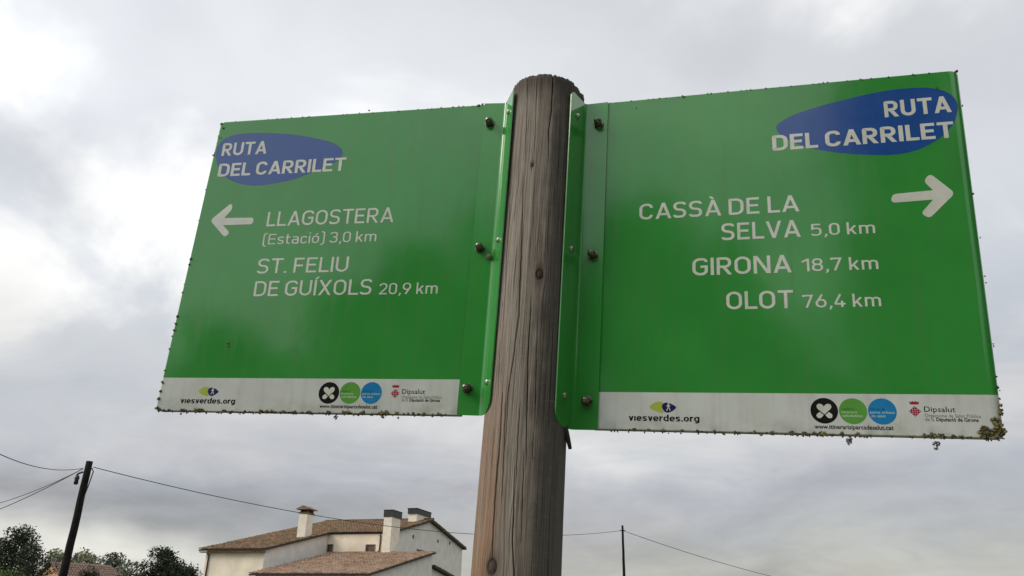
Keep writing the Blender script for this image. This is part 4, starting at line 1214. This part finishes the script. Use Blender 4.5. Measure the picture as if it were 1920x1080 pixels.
for x, r, k in ((-505, 4, 2), (-466, 4.5, 2), (-441, 5.5, 1), (-433, 4.5, 1), (-396, 4, 2), (-337, 4.5, 1), (-327, 4.2, 1), (-318, 4, 2), (-300, 3.6, 2), (-282, 3.2, 2), (-260, 4.5, 2), (-228, 5, 1), (-204, 5, 1), (-198, 4.5, 1), (-176, 5.2, 2), (-148, 5.5, 1), (-140, 6, 1), (-124, 4.5, 2), (-100, 3.5, 2), (-84, 3, 2), (-62, 3.4, 2)):
    spL.append((x, 1.5, r, 2.0, int(r*6), k))
spL.append((-217, -6, 4.2, 2, 22, 0)); spL.append((-467, -4, 2.2, 1, 8, 0)); spL.append((-122, -5, 2, 1, 6, 0)); spL.append((-145, -4, 3, 1, 10, 0))
for i in range(12):       # outer vertical rim
    y = rnd.random()**1.8*500; x = -511.7+19.3*y/500.7
    spL.append((x+rnd.uniform(-.6, 1.8), y, rnd.uniform(.8, 2.2), 1.5, rnd.randint(2, 6), rnd.choice([0, 0, 2])))
for y, r in ((4, 4), (18, 3.6), (30, 3.4), (44, 3.0), (150, 3), (138, 3.2), (128, 2.8), (247, 3), (238, 2.4)):
    spL.append((-511.7+19.3*y/500.7+2.0, y, r*.9, 1.8, int(r*5), rnd.choice([1, 2, 0])))
spL += [(-494.5, 437, 2.4, 1.4, 9, 0), (-490, 497, 3.6, 1.4, 18, 0), (-484, 488, 2.4, 1.2, 10, 0), (-490, 470, 1.6, 1, 5, 0), (-486, 470, 1.2, 1, 4, 0), (-408, 105.8, 2.2, .6, 7, 1), (-407, 101, 1.6, .5, 4, 1)]
for i in range(26):       # dirt on the upper rim
    t = rnd.random(); x = -490+t*470
    spL.append((x, 500.4+1.6*t+rnd.uniform(-1.0, .4), rnd.uniform(.5, 1.2), 1.5, rnd.randint(1, 4), 0))
spL += [(-222, 505, 1.8, 1, 6, 0), (-34, 501, 3.5, 1.4, 14, 0), (-28, 503, 3, 1.4, 12, 0)]
lichen(boardL, spL, 100, LM)
spR = []
for i in range(110):
    t = rnd.random()**.8; x = 45+t*480
    spR.append((x, rnd.uniform(-2.0, 1.2), rnd.uniform(.8, 2.0), 1.5, rnd.randint(2, 6), 0))
for x, r, k in ((85, 4.2, 2), (105, 3, 2), (125, 3, 2), (148, 3.6, 2), (168, 3, 0), (190, 3.4, 2), (215, 3, 2), (240, 3, 2), (262, 3.8, 2), (285, 4.5, 2), (300, 3.5, 2), (312, 4, 2), (322, 5.5, 1), (345, 4, 2), (362, 4, 2), (438, 4.5, 2), (446, 6, 1), (456, 5.5, 1), (470, 4, 2), (478, 3, 0)):
    spR.append((x, 1.6, r, 2.0, int(r*6), k))
spR += [(353, -6.5, 5.5, 2.4, 40, 0), (352, -10, 3, 2, 12, 0), (450, -8, 5.5, 2.4, 36, 0), (449, -13, 3, 2, 12, 2)]
for i in range(34):       # the large yellow growth in the lower outer corner
    a = rnd.random()
    spR.append((495+30*rnd.random()**.8, 2+rnd.random()*12, rnd.uniform(2.5, 4.6), 2.4, 12, rnd.choice([1, 1, 1, 2, 0])))
for i in range(16): spR.append((510+13*rnd.random(), 10+rnd.random()*14, rnd.uniform(2, 4), 2.2, 10, rnd.choice([1, 1, 2])))
for y, r, k in ((34, 3, 1), (40, 3, 1), (30, 3.4, 1), (48, 2, 0), (62, 2, 0), (75, 1.8, 0), (320, 1.8, 0)):
    spR.append((523.2+4.9*y/511, y, r*.9, 2.0, int(r*6), k))
for i in range(8):
    y = rnd.random()*505; spR.append((524.8+4.9*y/511+rnd.uniform(-1, .4), y, rnd.uniform(.5, 1.3), 1.5, rnd.randint(1, 4), rnd.choice([0, 0, 2])))
for i in range(40):
    t = rnd.random(); spR.append((42+t*486, 510.6-1*t+rnd.uniform(-1.1, .3), rnd.uniform(.5, 1.2), 1.4, rnd.randint(1, 4), 0))
spR += [(527, 508, 3.2, 1.4, 16, 0), (83, 497, 1.1, .8, 4, 0), (155, 508, 2, 1, 6, 0), (499, 484, 1.6, .6, 4, 0)]
lichen(boardR, spR, 200, LM)

# --- cocoon beside the middle left bolt, splinter of plastic under the right bracket
co = MB().lathe([(.0012, -.0045), (.0034, -.003), (.0042, 0), (.0036, .003), (.0014, .0048)], 9)
m_cocoon = simple('cocoon', (.30, .24, .18), .95, 0, .5, 500, .5)
co.build('insect_cocoon', m_cocoon, matrix=ML @ Matrix.Translation((-.0015, .2375, .0055)) @ Matrix.Rotation(.5, 4, 'X') @ Matrix.Rotation(.6, 4, 'Y'), smooth=True,
         label='tiny tan cocoon stuck beside the middle bolt of the left board', category='cocoon')
tw = MB().tube([(.0, 0, .004), (.0045, -.002, -.012), (.0085, -.002, -.026)], [.0042, .0036, .0026], 6)
tw.tube([(.001, .002, .003), (.0015, .002, -.009), (.004, 0, -.015)], [.003, .002, .0012], 5)
tw.build('twig', simple('dead_twig', (.035, .028, .022), .9, 0, .5, 90), matrix=TT @ Matrix.Translation((.0535, -.018, -.002)),
         label='short dark twig stub poking out below the right board bracket', category='twig')
